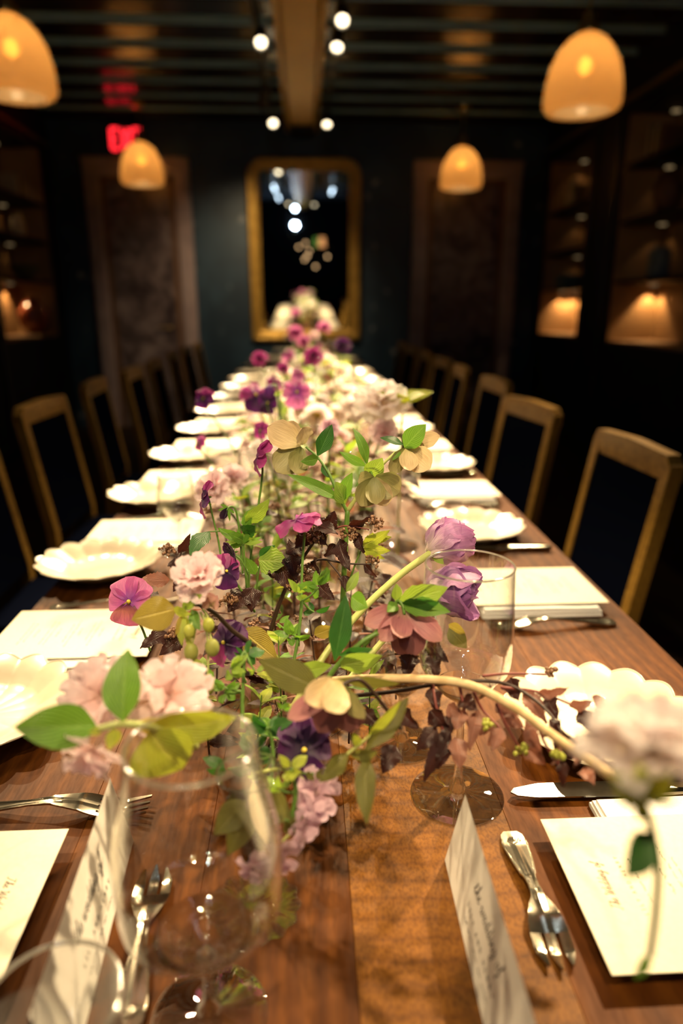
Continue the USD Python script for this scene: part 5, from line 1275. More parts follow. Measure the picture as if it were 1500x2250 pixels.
# ---- viola greenery in the middle
for k, (pts, tufts, lab) in enumerate((
    ([(640, 1480, .62), (655, 1400, .625), (664, 1320, .63)], [((700, 1290), 46, 7, 'green'), ((655, 1305), 40, 6, 'green_light'), ((690, 1345), 34, 4, 'green_dark'), ((640, 1400), 42, 6, 'green'), ((610, 1370), 30, 3, 'green')], 'green lobed viola foliage in the middle of the bouquet below the dark sprig'),
    ([(532, 1600, .55), (533, 1520, .555), (538, 1430, .56)], [((505, 1470), 48, 8, 'green_light'), ((540, 1440), 44, 5, 'green_dark'), ((492, 1520), 40, 7, 'green'), ((560, 1475), 30, 4, 'green_light'), ((470, 1500), 30, 4, 'green')], 'pale green viola foliage on an upright stem above the near wine glass'),
    ([(590, 1760, .53), (600, 1660, .53), (590, 1590, .535)], [((590, 1600), 52, 8, 'green_dark'), ((560, 1650), 50, 6, 'green_dark'), ((620, 1560), 34, 5, 'green'), ((500, 1690), 60, 4, 'green_dark'), ((575, 1700), 46, 5, 'green_light')], 'deep green viola foliage behind the rim of the near wine glass'),
    ([(640, 1800, .49), (650, 1740, .49), (640, 1690, .492)], [((640, 1690), 44, 7, 'lime'), ((615, 1735), 40, 6, 'green_light'), ((690, 1700), 34, 4, 'olive'), ((625, 1800), 46, 5, 'olive')], 'lime green leaf tuft above the mauve blossom in the foreground'))):
    t = fthing('viola_foliage', lab, 'leafy stem', pts[0])
    stem(t, pts, .0017, .0012)
    for j, (c, sp, n, mt) in enumerate(tufts):
        z = pts[-1][2]+(.004*(j % 3)-.004)
        near = min(pts, key=lambda q: (q[0]-c[0])**2+(q[1]-c[1])**2)
        stem(t, [near, ((near[0]+c[0])/2, (near[1]+c[1])/2+4, z), (c[0], c[1], z)], .0011, .0008, name='leaf_stalk')
        sprig(t, c, z, sp, n, mt, seed=k*20+j)
t = fthing('hellebore', 'hellebore stem with broad green bracts and a lost bloom, right of the middle', 'hellebore', (700, 1520, .57))
stem(t, [(690, 1545, .575), (735, 1470, .570), (790, 1415, .568), (830, 1390, .57)], .0024, .0020)
for a, b_, w, mt, ro, be in (((735, 1452, .570), (760, 1306, .575), 50, 'green_dark', .15, .35), ((728, 1462, .570), (612, 1480, .545), 44, 'green_light', -.25, .4), ((742, 1462, .570), (840, 1440, .550), 50, 'green_light', .25, .4), ((772, 1310, .60), (808, 1335, .59), 44, 'green', .3, .4), ((760, 1300, .60), (788, 1255, .61), 22, 'green_light', .3, .5), ((745, 1440, .57), (820, 1425, .56), 30, 'green_dark', .2, .4)):
    leaf(t, a, b_, w, MAT[mt], LA if ro != .3 else OV, roll=ro, bend=be, fold=.12, nu=8, nv=14)
# ---- tulips
t = fthing('tulip', 'upper lilac double tulip on a long pale stem leaning to the right', 'tulip', (690, 1480, .60))
stem(t, [(640, 1560, .60), (720, 1430, .62), (800, 1335, .65), (880, 1262, .68), (950, 1212, .70)], .0030, .0038, 'stem_pale')
tulip(t, P(940, 1217, .70), .054, dirc(.80, .45, -.25), ('tulip', 'tulip'), 2)
leaf(t, (950, 1215, .70), (975, 1240, .69), 20, MAT['stem_pale'] if False else MAT['green_light'], LA, bend=.5, nu=4, nv=6)
t = fthing('tulip', 'lower violet double tulip nodding in front of the tall wine glass', 'tulip', (860, 1420, .66))
stem(t, [(760, 1500, .63), (830, 1420, .655), (890, 1350, .665), (935, 1295, .67)], .0028, .0034, 'stem_pale')
tulip(t, P(936, 1290, .668), .058, dirc(.86, -.05, .3), ('tulip', 'tulip_dark', 'tulip_dark'), 5)
# ---- the hanging dusty rose hellebore with its green bracts
t = fthing('hellebore', 'dusty rose hellebore hanging its head under bright green bracts, below the tulips', 'hellebore', (880, 1330, .59))
stem(t, [(800, 1420, .60), (850, 1360, .59), (872, 1322, .585), (884, 1330, .582), (888, 1350, .58)], .0018, .0014)
for a, b_, w, mt, ro in (((872, 1322, .585), (984, 1290, .57), 60, 'green_light', .2), ((874, 1325, .585), (990, 1345, .565), 46, 'green', -.3), ((870, 1320, .585), (870, 1282, .58), 26, 'green_light', .3), ((872, 1326, .585), (850, 1345, .57), 26, 'green', .4), ((880, 1328, .585), (965, 1322, .56), 40, 'green_dark', .5)):
    leaf(t, a, b_, w, MAT[mt], LA, roll=ro, bend=.5, fold=.12, teeth=5, tamp=.08, name='bract')
b = sub(t, 'bloom')
for a, b_, w, mt, ro, be in (((884, 1338, .582), (800, 1372, .575), 44, 'h_dusty', .3, .7), ((884, 1342, .582), (835, 1408, .57), 50, 'h_dusty', .0, .3), ((888, 1342, .582), (878, 1400, .552), 52, 'h_dusty', .0, -.9), ((892, 1342, .582), (970, 1408, .57), 46, 'h_dusty', -.2, .6), ((890, 1345, .582), (915, 1440, .575), 60, 'h_plum', .1, .3), ((888, 1345, .59), (892, 1445, .60), 64, 'h_plum', .0, -.2), ((892, 1340, .585), (960, 1380, .595), 40, 'h_dusty', .3, .5)):
    leaf(b, a, b_, w, MAT[mt], WI, roll=ro, bend=be, cup=.3, nu=8, nv=10, name='sepal', ruff=.03)
nleaf(t, (940, 1410, .60), (985, 1455, .59), 40, 'burgundy', .3, 91); nleaf(t, (905, 1435, .60), (890, 1490, .59), 50, 'burgundy', .2, 92); nleaf(t, (945, 1440, .60), (960, 1490, .59), 40, 'burgundy', -.3, 93)
leaf(t, (985, 1372, .60), (1022, 1392, .595), 26, MAT['gold_leaf'], OV, roll=.4, bend=.4); leaf(t, (985, 1380, .60), (1025, 1425, .595), 40, MAT['olive'], OV, roll=-.2, bend=.5)
# ---- the front hellebore, cream petal up, dark heart
t = fthing('hellebore', 'cream and plum hellebore hanging in the centre foreground above the dark pansy', 'hellebore', (760, 1640, .50))
stem(t, [(880, 1600, .53), (850, 1560, .52), (800, 1500, .51), (770, 1496, .505), (745, 1512, .502)], .0018, .0014, 'stem_dark')
b = sub(t, 'bloom')
for a, b_, w, mt, ro, be in (((752, 1500, .500), (668, 1538, .485), 62, 'h_cream', .15, .3), ((752, 1502, .500), (715, 1560, .478), 74, 'h_cream', -.1, .4), ((745, 1510, .502), (632, 1580, .50), 44, 'h_dusty', .4, .5), ((750, 1515, .502), (700, 1610, .50), 60, 'h_plum', .1, .4), ((755, 1515, .505), (770, 1610, .51), 74, 'h_plum', .0, -.3), ((755, 1505, .505), (800, 1580, .50), 40, 'h_olive', .6, .3)):
    leaf(b, a, b_, w, MAT[mt], WI, roll=ro, bend=be, cup=.25, nu=8, nv=10, name='sepal', ruff=.03)
leaf(t, (700, 1512, .51), (568, 1450, .52), 70, MAT['olive'], OV, roll=.2, bend=.5, nu=8, name='leaf')
leaf(t, (740, 1490, .515), (880, 1502, .53), 30, MAT['olive'], LA, roll=.5, bend=.3, nu=6, name='leaf')
# ---- olive lance leaves, centre foreground
t = fthing('leafy_twig', 'twig of long olive and yellow leaves hanging over the bare table, centre foreground', 'leafy twig', (790, 1660, .50))
stem(t, [(720, 1700, .50), (760, 1660, .50), (790, 1635, .50), (820, 1610, .50)], .0015, .001, 'stem_pale')
for a, b_, w, mt, ro, be in (((805, 1655, .50), (806, 1812, .47), 46, 'olive', .35, .4), ((800, 1650, .50), (898, 1530, .51), 50, 'olive', .3, .3), ((806, 1620, .50), (880, 1540, .49), 26, 'lime', .5, .2), ((770, 1660, .50), (830, 1652, .49), 34, 'olive', .2, .4), ((765, 1655, .50), (700, 1720, .48), 40, 'olive', .1, .4), ((790, 1640, .50), (775, 1612, .495), 20, 'lime', .2, .3)):
    leaf(t, a, b_, w, MAT[mt], LA, roll=ro, bend=be, fold=.15, nu=6)
# ---- mauve blossoms low in the foreground
t = fthing('blossom_branch', 'mauve blossoms hanging low in front of the near bud vase', 'blossom branch', (640, 1700, 0.515))
stem(t, [(560, 1700, .50), (620, 1690, 0.517), (670, 1720, 0.510), (660, 1800, 0.500), (620, 1850, 0.493)], .0014, .0010, 'stem_pale')
for c, s, n, sd in (((692, 1742, 0.507), .034, dirc(.3, .3, .8), 1), ((668, 1812, 0.495), .028, dirc(.6, -.1, .7), 2), ((602, 1880, 0.483), .034, dirc(.2, -.5, .7), 3), ((556, 1905, 0.480), .024, dirc(-.3, -.5, .7), 4)):
    double_bloom(t, P(*c), s, n, dirc(0, 1, 0), 'mauve', layers=((5, .55, .55, 1.25), (4, .42, .42, .7)), seed=sd, ruff=.07)
for a, b_, w, mt, ro in (((540, 1760, 0.495), (470, 1835, 0.480), 62, 'olive', .2), ((550, 1770, 0.495), (500, 1880, 0.480), 60, 'olive', -.2), ((556, 1715, 0.503), (590, 1860, 0.475), 40, 'h_cream', .5), ((600, 1720, 0.505), (650, 1830, 0.485), 40, 'olive', .5)):
    leaf(t, a, b_, w, MAT[mt], OV, roll=ro, bend=.4, fold=.1, nu=6)
# ---- cherry sprig at the left front: big veined leaves and pale pink flowers
t = fthing('cherry_sprig', 'cherry sprig with large veined green leaves and pale pink flowers over the left plate', 'cherry sprig', (300, 1600, .45))
stem(t, [(430, 1640, .50), (360, 1605, .468), (300, 1592, .45), (255, 1592, .45), (215, 1602, .445)], .0030, .0022, 'stem_pale')
for a, b_, w, mt, ro, be in (((212, 1596, .446), (30, 1598, .425), 92, 'green', .35, .5), ((270, 1585, .45), (282, 1425, .47), 88, 'green', -.1, .35), ((290, 1590, .46), (470, 1560, .48), 60, 'gold_leaf', .6, .5), ((320, 1600, .462), (520, 1575, .485), 80, 'lime', .2, .6), ((330, 1605, .462), (400, 1690, .470), 150, 'lime', .05, .6)):
    leaf(t, a, b_, w, MAT[mt], OV, roll=ro, bend=be, fold=.32, nu=8, nv=18)
for a, b_, w in (((250, 1600, .45), (240, 1650, .44), 26), ((262, 1602, .45), (250, 1640, .45), 20), ((230, 1600, .448), (190, 1612, .44), 20)):
    leaf(t, a, b_, w, MAT['lime'], OV, bend=.5, name='bract')
for c, s, n, sd in (((222, 1530, .50), .055, dirc(-.2, .3, .8), 21), ((372, 1530, .50), .060, dirc(.4, .4, .6), 22), ((205, 1645, .445), .042, dirc(-.1, -.8, .6), 23)):
    double_bloom(t, P(*c), s, n, dirc(0, 1, 0), 'blossom', layers=((6, .55, .42, 1.2), (5, .5, .4, .7)), seed=sd, ruff=.10, notch=.2)
# ---- the pale twig with burgundy leaves reaching to the right
t = fthing('blossom_branch', 'pale barked branch reaching right, with a big pale bloom close to the lens', 'blossom branch', (800, 1510, .57))
stem(t, [(700, 1500, .585), (800, 1492, .575), (915, 1492, .56), (1030, 1505, .54), (1130, 1555, .51), (1220, 1620, .47), (1320, 1690, .42), (1375, 1728, .36), (1402, 1748, .30)], .0038, .0030, 'twig', sides=9)
stem(t, [(1402, 1748, .298), (1425, 1800, .30), (1445, 1900, .305), (1440, 2010, .31), (1428, 2100, .315)], .0020, .0016, 'stem_green', name='drooping_shoot')
double_bloom(t, P(1428, 1650, .292), .054, dirc(0, .9, .25), dirc(0, .3, 1), 'white_pink', layers=((7, .55, .5, 1.3), (7, .5, .45, .9), (6, .42, .4, .5), (5, .3, .3, .2)), seed=9, ruff=.12)
stem(t, [(1402, 1748, .298), (1415, 1725, .294), (1427, 1690, .292)], .0022, .0022, 'stem_pale', name='stalk')
for a, b_, w, mt, ro in (((1405, 1760, .290), (1335, 1692, .266), 50, 'lime', .2), ((1405, 1760, .290), (1400, 1672, .258), 60, 'lime', .0), ((1410, 1760, .290), (1475, 1690, .264), 54, 'lime', -.3), ((1405, 1762, .290), (1490, 1752, .27), 44, 'green_light', .3), ((1400, 1762, .290), (1348, 1745, .27), 34, 'lime', .3), ((1420, 1800, .30), (1392, 1755, .290), 36, 'lime', .0)):
    leaf(t, a, b_, w, MAT[mt], OV, roll=ro, bend=.4, name='sepal')
leaf(t, (1430, 1830, .300), (1372, 1930, .285), 80, MAT['green_dark'], OV, roll=.2, bend=.6, teeth=5, tamp=.1, nu=6)
leaf(t, (1438, 1860, .302), (1400, 1830, .295), 40, MAT['olive'], OV, roll=.2, bend=.6)
leaf(t, (1428, 2095, .315), (1395, 2150, .31), 26, MAT['green'], LA, roll=.2, bend=.6)
t = fthing('ninebark_branch', 'burgundy and bronze ninebark sprig with yellow-green buds trailing over the right plate', 'ninebark sprig', (800, 1530, .585))
stem(t, [(760, 1530, .59), (860, 1520, .58), (950, 1505, .565), (1060, 1496, .562), (1130, 1510, .55), (1200, 1560, .53), (1240, 1620, .51)], .0020, .0010, 'stem_dark')
tw = (((1060, 1485, .56), (1120, 1480, .565), (1215, 1482, .57)), ((1100, 1510, .55), (1180, 1520, .55), (1260, 1550, .54), (1330, 1580, .53)), ((1040, 1520, .54), (1060, 1560, .54), (1100, 1600, .53)), ((1090, 1545, .53), (1110, 1590, .525), (1150, 1660, .52)), ((950, 1500, .56), (960, 1560, .55), (985, 1640, .545)), ((1010, 1510, .55), (1020, 1560, .545), (1030, 1600, .54)), ((1180, 1590, .50), (1200, 1640, .50), (1235, 1690, .50)))
for q in tw: stem(t, q, .0013, .0008, 'stem_red', name='twig')
lv = (((945, 1560, .55), (985, 1600, .545), 54, .3, 'burgundy'), ((960, 1600, .55), (915, 1650, .545), 40, .5, 'burgundy'), ((985, 1620, .545), (960, 1690, .54), 44, .2, 'burgundy'), ((1000, 1620, .545), (1010, 1690, .535), 50, -.3, 'bronze'), ((990, 1600, .55), (930, 1720, .54), 40, .6, 'burgundy'),
      ((1015, 1560, .545), (1000, 1605, .535), 44, .4, 'bronze'), ((1035, 1600, .54), (1085, 1600, .53), 34, .2, 'bronze'), ((1050, 1560, .54), (1030, 1650, .53), 36, .3, 'bronze'), ((1100, 1600, .53), (1080, 1650, .52), 36, .2, 'bronze'), ((1120, 1490, .56), (1140, 1540, .55), 46, .4, 'burgundy'),
      ((1150, 1520, .55), (1200, 1590, .54), 50, -.2, 'bronze'), ((1180, 1525, .55), (1250, 1510, .54), 34, .3, 'bronze'), ((1200, 1530, .55), (1225, 1580, .54), 46, .3, 'burgundy'), ((1250, 1550, .54), (1300, 1540, .53), 34, .4, 'bronze'), ((1270, 1560, .54), (1310, 1610, .53), 40, .2, 'burgundy'), ((1215, 1610, .50), (1290, 1640, .49), 50, .5, 'burgundy'),
      ((1150, 1640, .52), (1200, 1680, .51), 40, .1, 'bronze'), ((1160, 1600, .52), (1190, 1660, .51), 38, .4, 'bronze'), ((1235, 1670, .50), (1238, 1730, .495), 28, .4, 'burgundy'), ((1110, 1570, .53), (1150, 1600, .525), 40, .1, 'bronze'), ((1300, 1530, .54), (1370, 1550, .53), 36, .5, 'bronze'), ((880, 1560, .56), (920, 1600, .55), 50, .3, 'burgundy'), ((870, 1640, .56), (840, 1700, .55), 50, .5, 'burgundy'), ((800, 1560, .57), (840, 1600, .56), 44, .2, 'burgundy'), ((1330, 1560, .53), (1400, 1590, .52), 40, .3, 'burgundy'))
rb = random.Random(41)
lv = list(lv)
for k in range(20):
    f = rb.uniform(0, 1); u = 940+400*f; v_ = 1500+170*f*f+rb.uniform(0, 70); z = .56-.06*f
    a = rb.uniform(.3, 2.6); l = rb.uniform(36, 66)
    lv.append(((u, v_, z), (u+math.cos(a)*l*.8, v_+math.sin(a)*l, z-rb.uniform(0, .02)), rb.uniform(30, 46), rb.uniform(-.5, .6), 'bronze' if rb.random() < .6 else 'burgundy'))
for k, (a, b_, w, ro, mt) in enumerate(lv): nleaf(t, a, b_, w, mt, ro, 200+k)
for k, (u, v_, z, mt) in enumerate(((1068, 1600, .535, 'lime'), (1145, 1655, .52, 'lime'), (1222, 1668, .50, 'lime'), (1212, 1480, .57, 'bud_tan'))):
    cluster(t, P(u, v_, z), .006, 9 if mt == 'lime' else 22, mt, 70+k, br=.0018 if mt == 'lime' else .0014)

# ================================================================== THE REST OF THE FLOWER ROW
def wleaf(parent, A, B, W, mat, prof=OV, roll=0.0, up=(0, 0, 1), name='leaf', **kw):
    A, B = np.asarray(A, float), np.asarray(B, float)
    d = B-A; L = np.linalg.norm(d); y = d/L
    n = np.asarray(up, float); n = n-y*np.dot(n, y)
    if np.linalg.norm(n) < 1e-3: n = np.cross(y, [1.0, .2, 0])
    n /= np.linalg.norm(n); x = np.cross(y, n)
    R = np.stack([x, y, n], 1)@np.array([[math.cos(roll), 0, math.sin(roll)], [0, 1, 0], [-math.sin(roll), 0, math.cos(roll)]])
    bend = kw.pop('bend', .5)
    return put_blade(parent, name, A, R@rx3(bend/2), mat, L, W, prof, bend=bend, **kw)
def b_ninebark(label, base, group, seed, H=.24, mats=('burgundy', 'burgundy', 'bronze')):
    t = thing('ninebark_spray', label, 'ninebark spray', base, group=group); base = np.array(base); r = random.Random(seed)
    top = base+[r.uniform(-.05, .05), r.uniform(-.05, .05), H]
    wstem(t, [base+[0, 0, .02], base+[.0, .005, H*.5], top], .0022, .0012, 'stem_dark')
    for k in range(17):
        f = r.uniform(.3, 1.0); a = r.uniform(0, 6.28); p = base+[0, 0, H*f]+(top-base-[0, 0, H])*f
        q = p+np.array([math.cos(a), math.sin(a), r.uniform(-.5, .5)])*r.uniform(.02, .04)
        if k % 4 == 0: wstem(t, [p, (p+q)/2, q], .0008, .0006, 'stem_dark', 'twig', 4)
        e = q+np.array([math.cos(a), math.sin(a), r.uniform(-.6, .2)])*r.uniform(.022, .04)
        wleaf(t, q if k % 4 == 0 else p, e, r.uniform(.022, .034), MAT[mats[k % 3]], NB, roll=r.uniform(-.5, .5), bend=.5, fold=.2, teeth=7, tamp=.15, nu=4, seed=k)
    for k in range(3):
        cluster(t, top+np.array([r.uniform(-.03, .03), r.uniform(-.03, .03), r.uniform(-.04, .01)]), .009, 16, seed=seed+k, br=.0018)
    return t
def b_foliage(label, base, group, seed, H=.22, mats=('green', 'green_light', 'lime')):
    t = thing('green_foliage', label, 'leafy stem', base, group=group); base = np.array(base); r = random.Random(seed)
    top = base+[r.uniform(-.03, .03), r.uniform(-.03, .03), H]
    wstem(t, [base+[0, 0, .02], (base+top)/2+[.006, 0, 0], top], .0018, .0011)
    for k in range(18):
        f = r.uniform(.35, 1.0); a = r.uniform(0, 6.28); p = base+(top-base)*f
        e = p+np.array([math.cos(a), math.sin(a), r.uniform(-.2, .7)])*r.uniform(.028, .05)
        wleaf(t, p, e, r.uniform(.014, .026), MAT[mats[k % 3]], OV, roll=r.uniform(-.5, .5), bend=r.uniform(.2, .9), fold=.12, teeth=5, tamp=.08, nu=4, seed=k)
    return t
def b_blossom(label, base, group, seed, H=.20, mat='blossom', n=3, size=.052):
    t = thing('blossom_spray', label, 'blossom spray', base, group=group); base = np.array(base); r = random.Random(seed)
    top = base+[r.uniform(-.04, .04), r.uniform(-.03, .03), H]
    wstem(t, [base+[0, 0, .02], (base+top)/2+[.01, 0, 0], top], .002, .0014, 'stem_dark')
    for k in range(n):
        c = top+np.array([r.uniform(-.045, .045), r.uniform(-.045, .045), r.uniform(-.05, .015)]) if k else top
        if k: wstem(t, [base+(top-base)*.6, (base+(top-base)*.8+c)/2, c], .0012, .001, 'stem_pale', 'branch', 5)
        double_bloom(t, c, size*r.uniform(.85, 1.1), np.array([r.uniform(-.6, .6), r.uniform(-.9, .1), .8]), [0, 1, .2], mat, seed=seed*5+k, ruff=.09)
    for k in range(7):
        a = r.uniform(0, 6.28); p = base+(top-base)*r.uniform(.55, 1); e = p+np.array([math.cos(a), math.sin(a), r.uniform(-.1, .5)])*r.uniform(.03, .055)
        wleaf(t, p, e, .022, MAT['lime' if k % 2 else 'gold_leaf'], OV, roll=r.uniform(-.5, .5), fold=.12, nu=4, nv=10)
    return t
def b_pansy(label, base, group, seed, H=.27, mats=('p_magenta', 'p_magenta', 'p_pink'), n=(0, -.8, .45), size=.046, top=None):
    t = thing('pansy', label, 'pansy', base, group=group); base = np.array(base, float); r = random.Random(seed)
    top = base+[r.uniform(-.03, .03), r.uniform(-.03, .03), H] if top is None else np.array(top, float)
    m = base*.4+top*.6; m[:2] = m[:2]*.6+base[:2]*.4
    wstem(t, [base+[0, 0, .03], m, top-[0, 0, .01], top-np.array(n)*.004], .0015, .0011)
    pansy(t, top, size, n, (.1, .1, 1), mats, seed, spread=.9)
    for k in range(4):
        a = r.uniform(0, 6.28); p = base+(m-base)*r.uniform(.5, 1); e = p+np.array([math.cos(a), math.sin(a), .5])*r.uniform(.02, .04)
        wleaf(t, p, e, .016, MAT['green'], OV, fold=.12, teeth=4, tamp=.1, nu=4)
    return t
def b_round(label, base, group, seed, top, mat, size, cat_='flower', stemmat='stem_green', name='round_bloom', n=(0, -.6, .7), layers=None, leaves=3):
    t = thing(name, label, cat_, base, group=group); base = np.array(base, float); top = np.array(top, float); r = random.Random(seed)
    m = base*.35+top*.65; m[:2] = m[:2]*.55+base[:2]*.45
    wstem(t, [base+[0, 0, .02], m, top-np.array(n)*size*.1], .0022, .0018, stemmat)
    double_bloom(t, top, size, n, (0, 0, 1), mat, seed=seed, ruff=.07, layers=layers or ((6, .5, .5, 1.2), (6, .46, .46, .75), (5, .38, .38, .35)))
    for k in range(leaves):
        a = r.uniform(0, 6.28); p = base+(m-base)*r.uniform(.6, 1.1); e = p+np.array([math.cos(a), math.sin(a), .5])*r.uniform(.03, .06)
        wleaf(t, p, e, .024, MAT['green_light' if k % 2 else 'green'], OV, fold=.12, nu=4)
    return t
def base_below(q, dx=0.0, dy=0.0): return (float(np.clip(q[0]*.6+.028*.4, -.14, .18)+dx), float(q[1]+dy), TZ+.002)
# blooms that can be told apart
def bl(kind, u, v, z, label, size, mat, n=(0, -.7, .6), **kw):
    q = P(u, v, z)
    b_ = base_below(q, 0, .02)
    s = int(u+v)
    if kind == 'pansy': b_pansy(label, b_, None, s, mats=mat, n=n, size=size, top=q)
    else: b_round(label, b_, None, s, q, mat, size, n=n, **kw)
bl('pansy', 447, 875, 1.28, 'purple pansy standing out alone to the left over the plates', .040, ('p_magenta', 'p_purple', 'p_purple'), (-.2, -.9, .3))
bl('pansy', 437, 973, 1.15, 'tiny mauve pansy hanging over the rim of a left plate', .026, ('p_pink', 'p_magenta', 'p_magenta'), (-.5, -.7, .3))
bl('pansy', 572, 945, 1.02, 'small magenta pansy half hidden left of the cream hellebore', .026, ('p_magenta', 'p_magenta', 'p_magenta'), (-.2, -.9, .3))
bl('pansy', 562, 868, 1.22, 'large violet pansy left of centre with drooping lower petals', .066, ('p_pink', 'p_magenta', 'p_purple'), (.2, -.6, .6))
bl('pansy', 588, 885, 1.20, 'dark purple pansy tucked under the large violet one', .040, ('p_purple', 'p_purple', 'p_dark'), (.1, -.9, .2))
bl('pansy', 652, 862, 1.25, 'bright pink pansy in the middle distance at the centre of the table', .060, ('p_pink', 'p_pink', 'p_pink'), (.1, -.85, .5))
bl('round', 571, 790, 1.75, 'round purple bloom on the left of the far bouquet', .044, 'p_magenta')
bl('round', 688, 785, 1.75, 'round purple bloom right of centre in the far bouquet', .056, 'p_magenta')
bl('round', 752, 760, 2.0, 'dark violet round bloom at the right of the far bouquet', .050, 'p_purple')
bl('round', 648, 733, 2.3, 'pink round bloom near the mirror, left of the middle', .056, 'p_pink')
bl('round', 666, 752, 2.2, 'pink round bloom just below its neighbour near the mirror', .046, 'p_pink')
bl('round', 712, 720, 2.5, 'pink round bloom near the mirror, right of the middle', .050, 'p_pink')
bl('round', 649, 690, 3.1, 'pink bloom whose top overlaps the foot of the mirror', .050, 'p_pink')
bl('round', 690, 738, 2.4, 'small salmon bloom between the pink ones near the mirror', .034, 'blossom')
bl('round', 622, 810, 1.7, 'plum coloured bloom low on the left of the far bouquet', .032, 'p_magenta')
bl('round', 836, 893, 1.12, 'big white and pink ruffled bloom glaring in the light, right of centre', .092, 'white_pink', (-.1, -.45, .9), layers=((8, .52, .46, 1.35), (8, .5, .42, 1.0), (7, .44, .38, .65), (5, .34, .3, .3)))
bl('round', 842, 945, 1.08, 'pale pink petals hanging under the big white bloom', .050, 'blossom', (0, -.8, -.3))
bl('round', 468, 1075, .93, 'blurred pale pink blossom over the second left menu', .056, 'blossom', (-.2, -.5, .8))
bl('round', 512, 1050, 1.0, 'blurred pale pink blossom right beside the other over the left menu', .044, 'blossom', (.2, -.6, .7))
bl('round', 724, 940, 1.05, 'small pink blossom low between the hellebore leaves', .032, 'mauve', (.1, -.9, .3))
q = P(885, 885, 1.12)
t = thing('leafy_twig', 'lime green leaves lit brightly beside the big white bloom', 'leafy twig', (q[0], q[1]+.02, TZ+.002))
wstem(t, [(q[0], q[1]+.02, TZ+.01), (q[0], q[1]+.01, q[2]-.06), q], .0018, .0012, 'stem_pale')
for k in range(7):
    a = k*.9; e = q+np.array([math.cos(a), math.sin(a)*.6, .35])*.05
    wleaf(t, q, e, .03, MAT['lime'], OV, up=(0, -.5, 1), fold=.12, teeth=6, tamp=.08, nu=4)
# nodding green hook stem in the middle distance
t = thing('nodding_stem', 'bright green hooked stem with a nodding pink bud, left of centre', 'stem', (*(P(622, 1000, 1.2)[:2]), TZ+.002))
stem(t, [(624, 1000, 1.2), (616, 930, 1.2), (614, 880, 1.2), (608, 852, 1.2), (600, 846, 1.2), (594, 856, 1.2)], .0026, .0020, 'stem_green')
part(t, 'bud', ball(P(592, 862, 1.2), .010, 2, (1, 1, 1.3)), MAT['p_pink'], world=True, smooth=True)
# greenery filling the row: one of each kind first, then copies with their own turn, lean and size
protos = {
 'nine': b_ninebark('burgundy ninebark spray just behind the sharp flowers, right of the centre line', (.10, 1.02, TZ+.001), None, 5, .22),
 'nine2': b_ninebark('bronze ninebark spray with tan buds just behind the tall pansies', (.05, 1.15, TZ+.001), None, 9, .20, ('bronze', 'bronze', 'burgundy')),
 'fol': b_foliage('fresh green leafy stem behind the tall hellebore', (-.02, 1.25, TZ+.001), None, 3, .24),
 'fol2': b_foliage('yellow-green leafy stem to the right behind the tall hellebore', (.12, 1.35, TZ+.001), None, 8, .22, ('lime', 'green_light', 'gold_leaf')),
 'blo': b_blossom('pale pink blossom spray left of the big white bloom', (-.09, 1.55, TZ+.001), None, 4, .19),
 'cream': b_blossom('cream blossom spray behind the big white bloom', (.12, 1.72, TZ+.001), None, 12, .21, 'white_pink', 3, .06),
 'pan': b_pansy('purple pansy standing behind the bright pink one', (.0, 1.9, TZ+.001), None, 21, .27),
}
r1 = random.Random(11)
yv = 1.12
seq = ['nine2', 'fol', 'cream', 'fol2', 'nine', 'fol2', 'blo', 'fol', 'nine2', 'cream', 'fol2', 'cream', 'fol', 'pan', 'nine2', 'cream']
k = 0
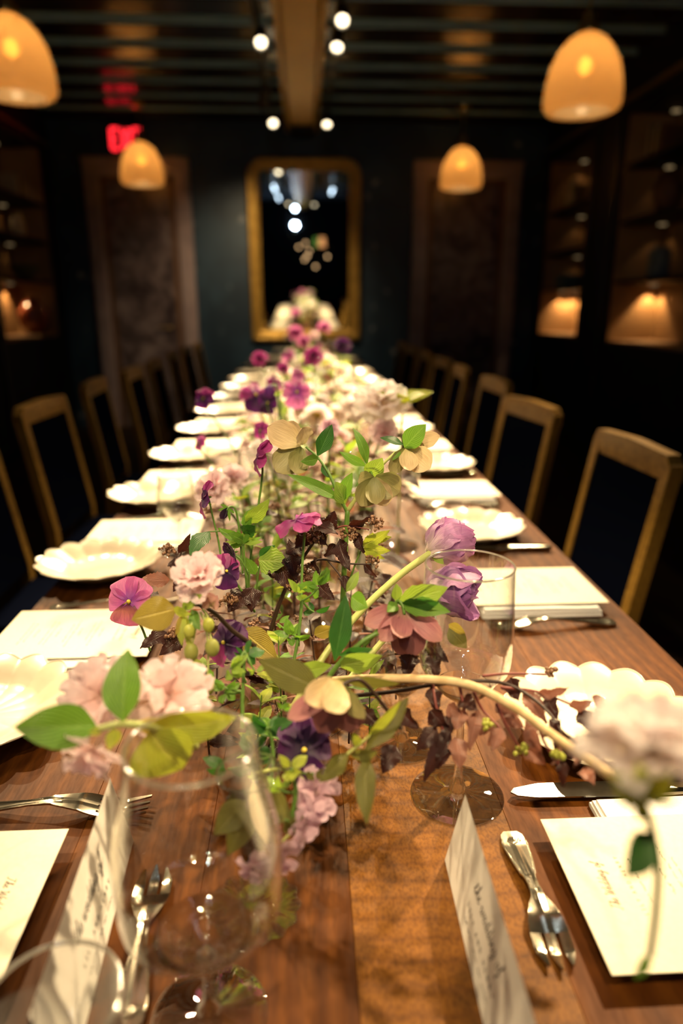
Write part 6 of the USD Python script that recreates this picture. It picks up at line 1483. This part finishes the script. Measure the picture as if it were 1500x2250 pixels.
while yv < 6.35:
    for j in range(3 if yv < 3.2 else 2):
        kd = seq[k % len(seq)]; k += 1
        x = .03+r1.uniform(-.13, .13); y_ = yv+r1.uniform(-.05, .05)
        far = 'nearer half' if yv < 2.2 else 'middle' if yv < 4.0 else 'far end'
        lab = {'nine': 'burgundy ninebark spray', 'nine2': 'bronze ninebark spray with tan buds', 'fol': 'fresh green leafy stem', 'fol2': 'yellow-green leafy stem', 'blo': 'pale pink blossom spray', 'cream': 'cream blossom spray', 'pan': 'purple pansy'}[kd]
        dup(protos[kd], (x, y_, TZ+.001), r1.uniform(0, 6.28), f'{lab} in the {far} of the blurred flower row', f'{lab}, {far} of the row', scale=r1.uniform(.8, 1.08), tilt=('x' if j % 2 else 'y', r1.uniform(-.22, .22)))
    yv += .145 if yv < 3.2 else .26
for i in range(12):
    y = 1.38+.42*i
    if y < 6.4: dup(v0, (.03+.07*(-1)**i, y, TZ+.0002), i*.7, f'trumpet bud vase in the blurred flower row, {nth[i]} from the near end', 'far bud vases')
# small tufts close behind the sharp flowers
for kd, x, y, rz, sc in (('nine', -.10, .86, 1.0, .85), ('fol', -.045, .80, 2.0, .72), ('nine2', .015, .84, 3.0, .85), ('nine', -.075, .66, 4.0, .62), ('fol', -.03, .62, 5.0, .55), ('nine', .05, .74, .4, .62), ('fol', .06, .60, 1.5, .45), ('fol2', -.105, .62, 2.7, .52), ('nine2', -.11, .72, 5.5, .62), ('fol', -.05, .535, 3.7, .50), ('nine', -.02, .56, 2.2, .48), ('fol2', .02, .95, .3, .8), ('fol', -.09, .98, 1.3, .8), ('nine', .01, .66, 1.1, .58), ('nine', -.03, .70, 2.9, .6), ('nine', .04, .62, 3.3, .5), ('nine', -.10, .59, .7, .5), ('nine2', .0, .60, 4.6, .5), ('nine', .07, .80, 5.2, .7), ('nine', -.02, .92, 2.4, .85), ('nine', .10, .70, 1.9, .55)):
    nm = {'nine': 'burgundy ninebark spray low in the near bouquet', 'nine2': 'bronze ninebark spray low in the near bouquet', 'fol': 'fresh green leafy stem low in the near bouquet', 'fol2': 'yellow-green leafy stem low in the near bouquet'}[kd]
    dup(protos[kd], (x, y, TZ+.001), rz, nm+(', left of centre' if x < .03 else ', right of centre')+(', at its front' if y < .68 else ', at its back'), nm+(' left' if x < .03 else ' right')+(' front' if y < .68 else ' back'), scale=sc)
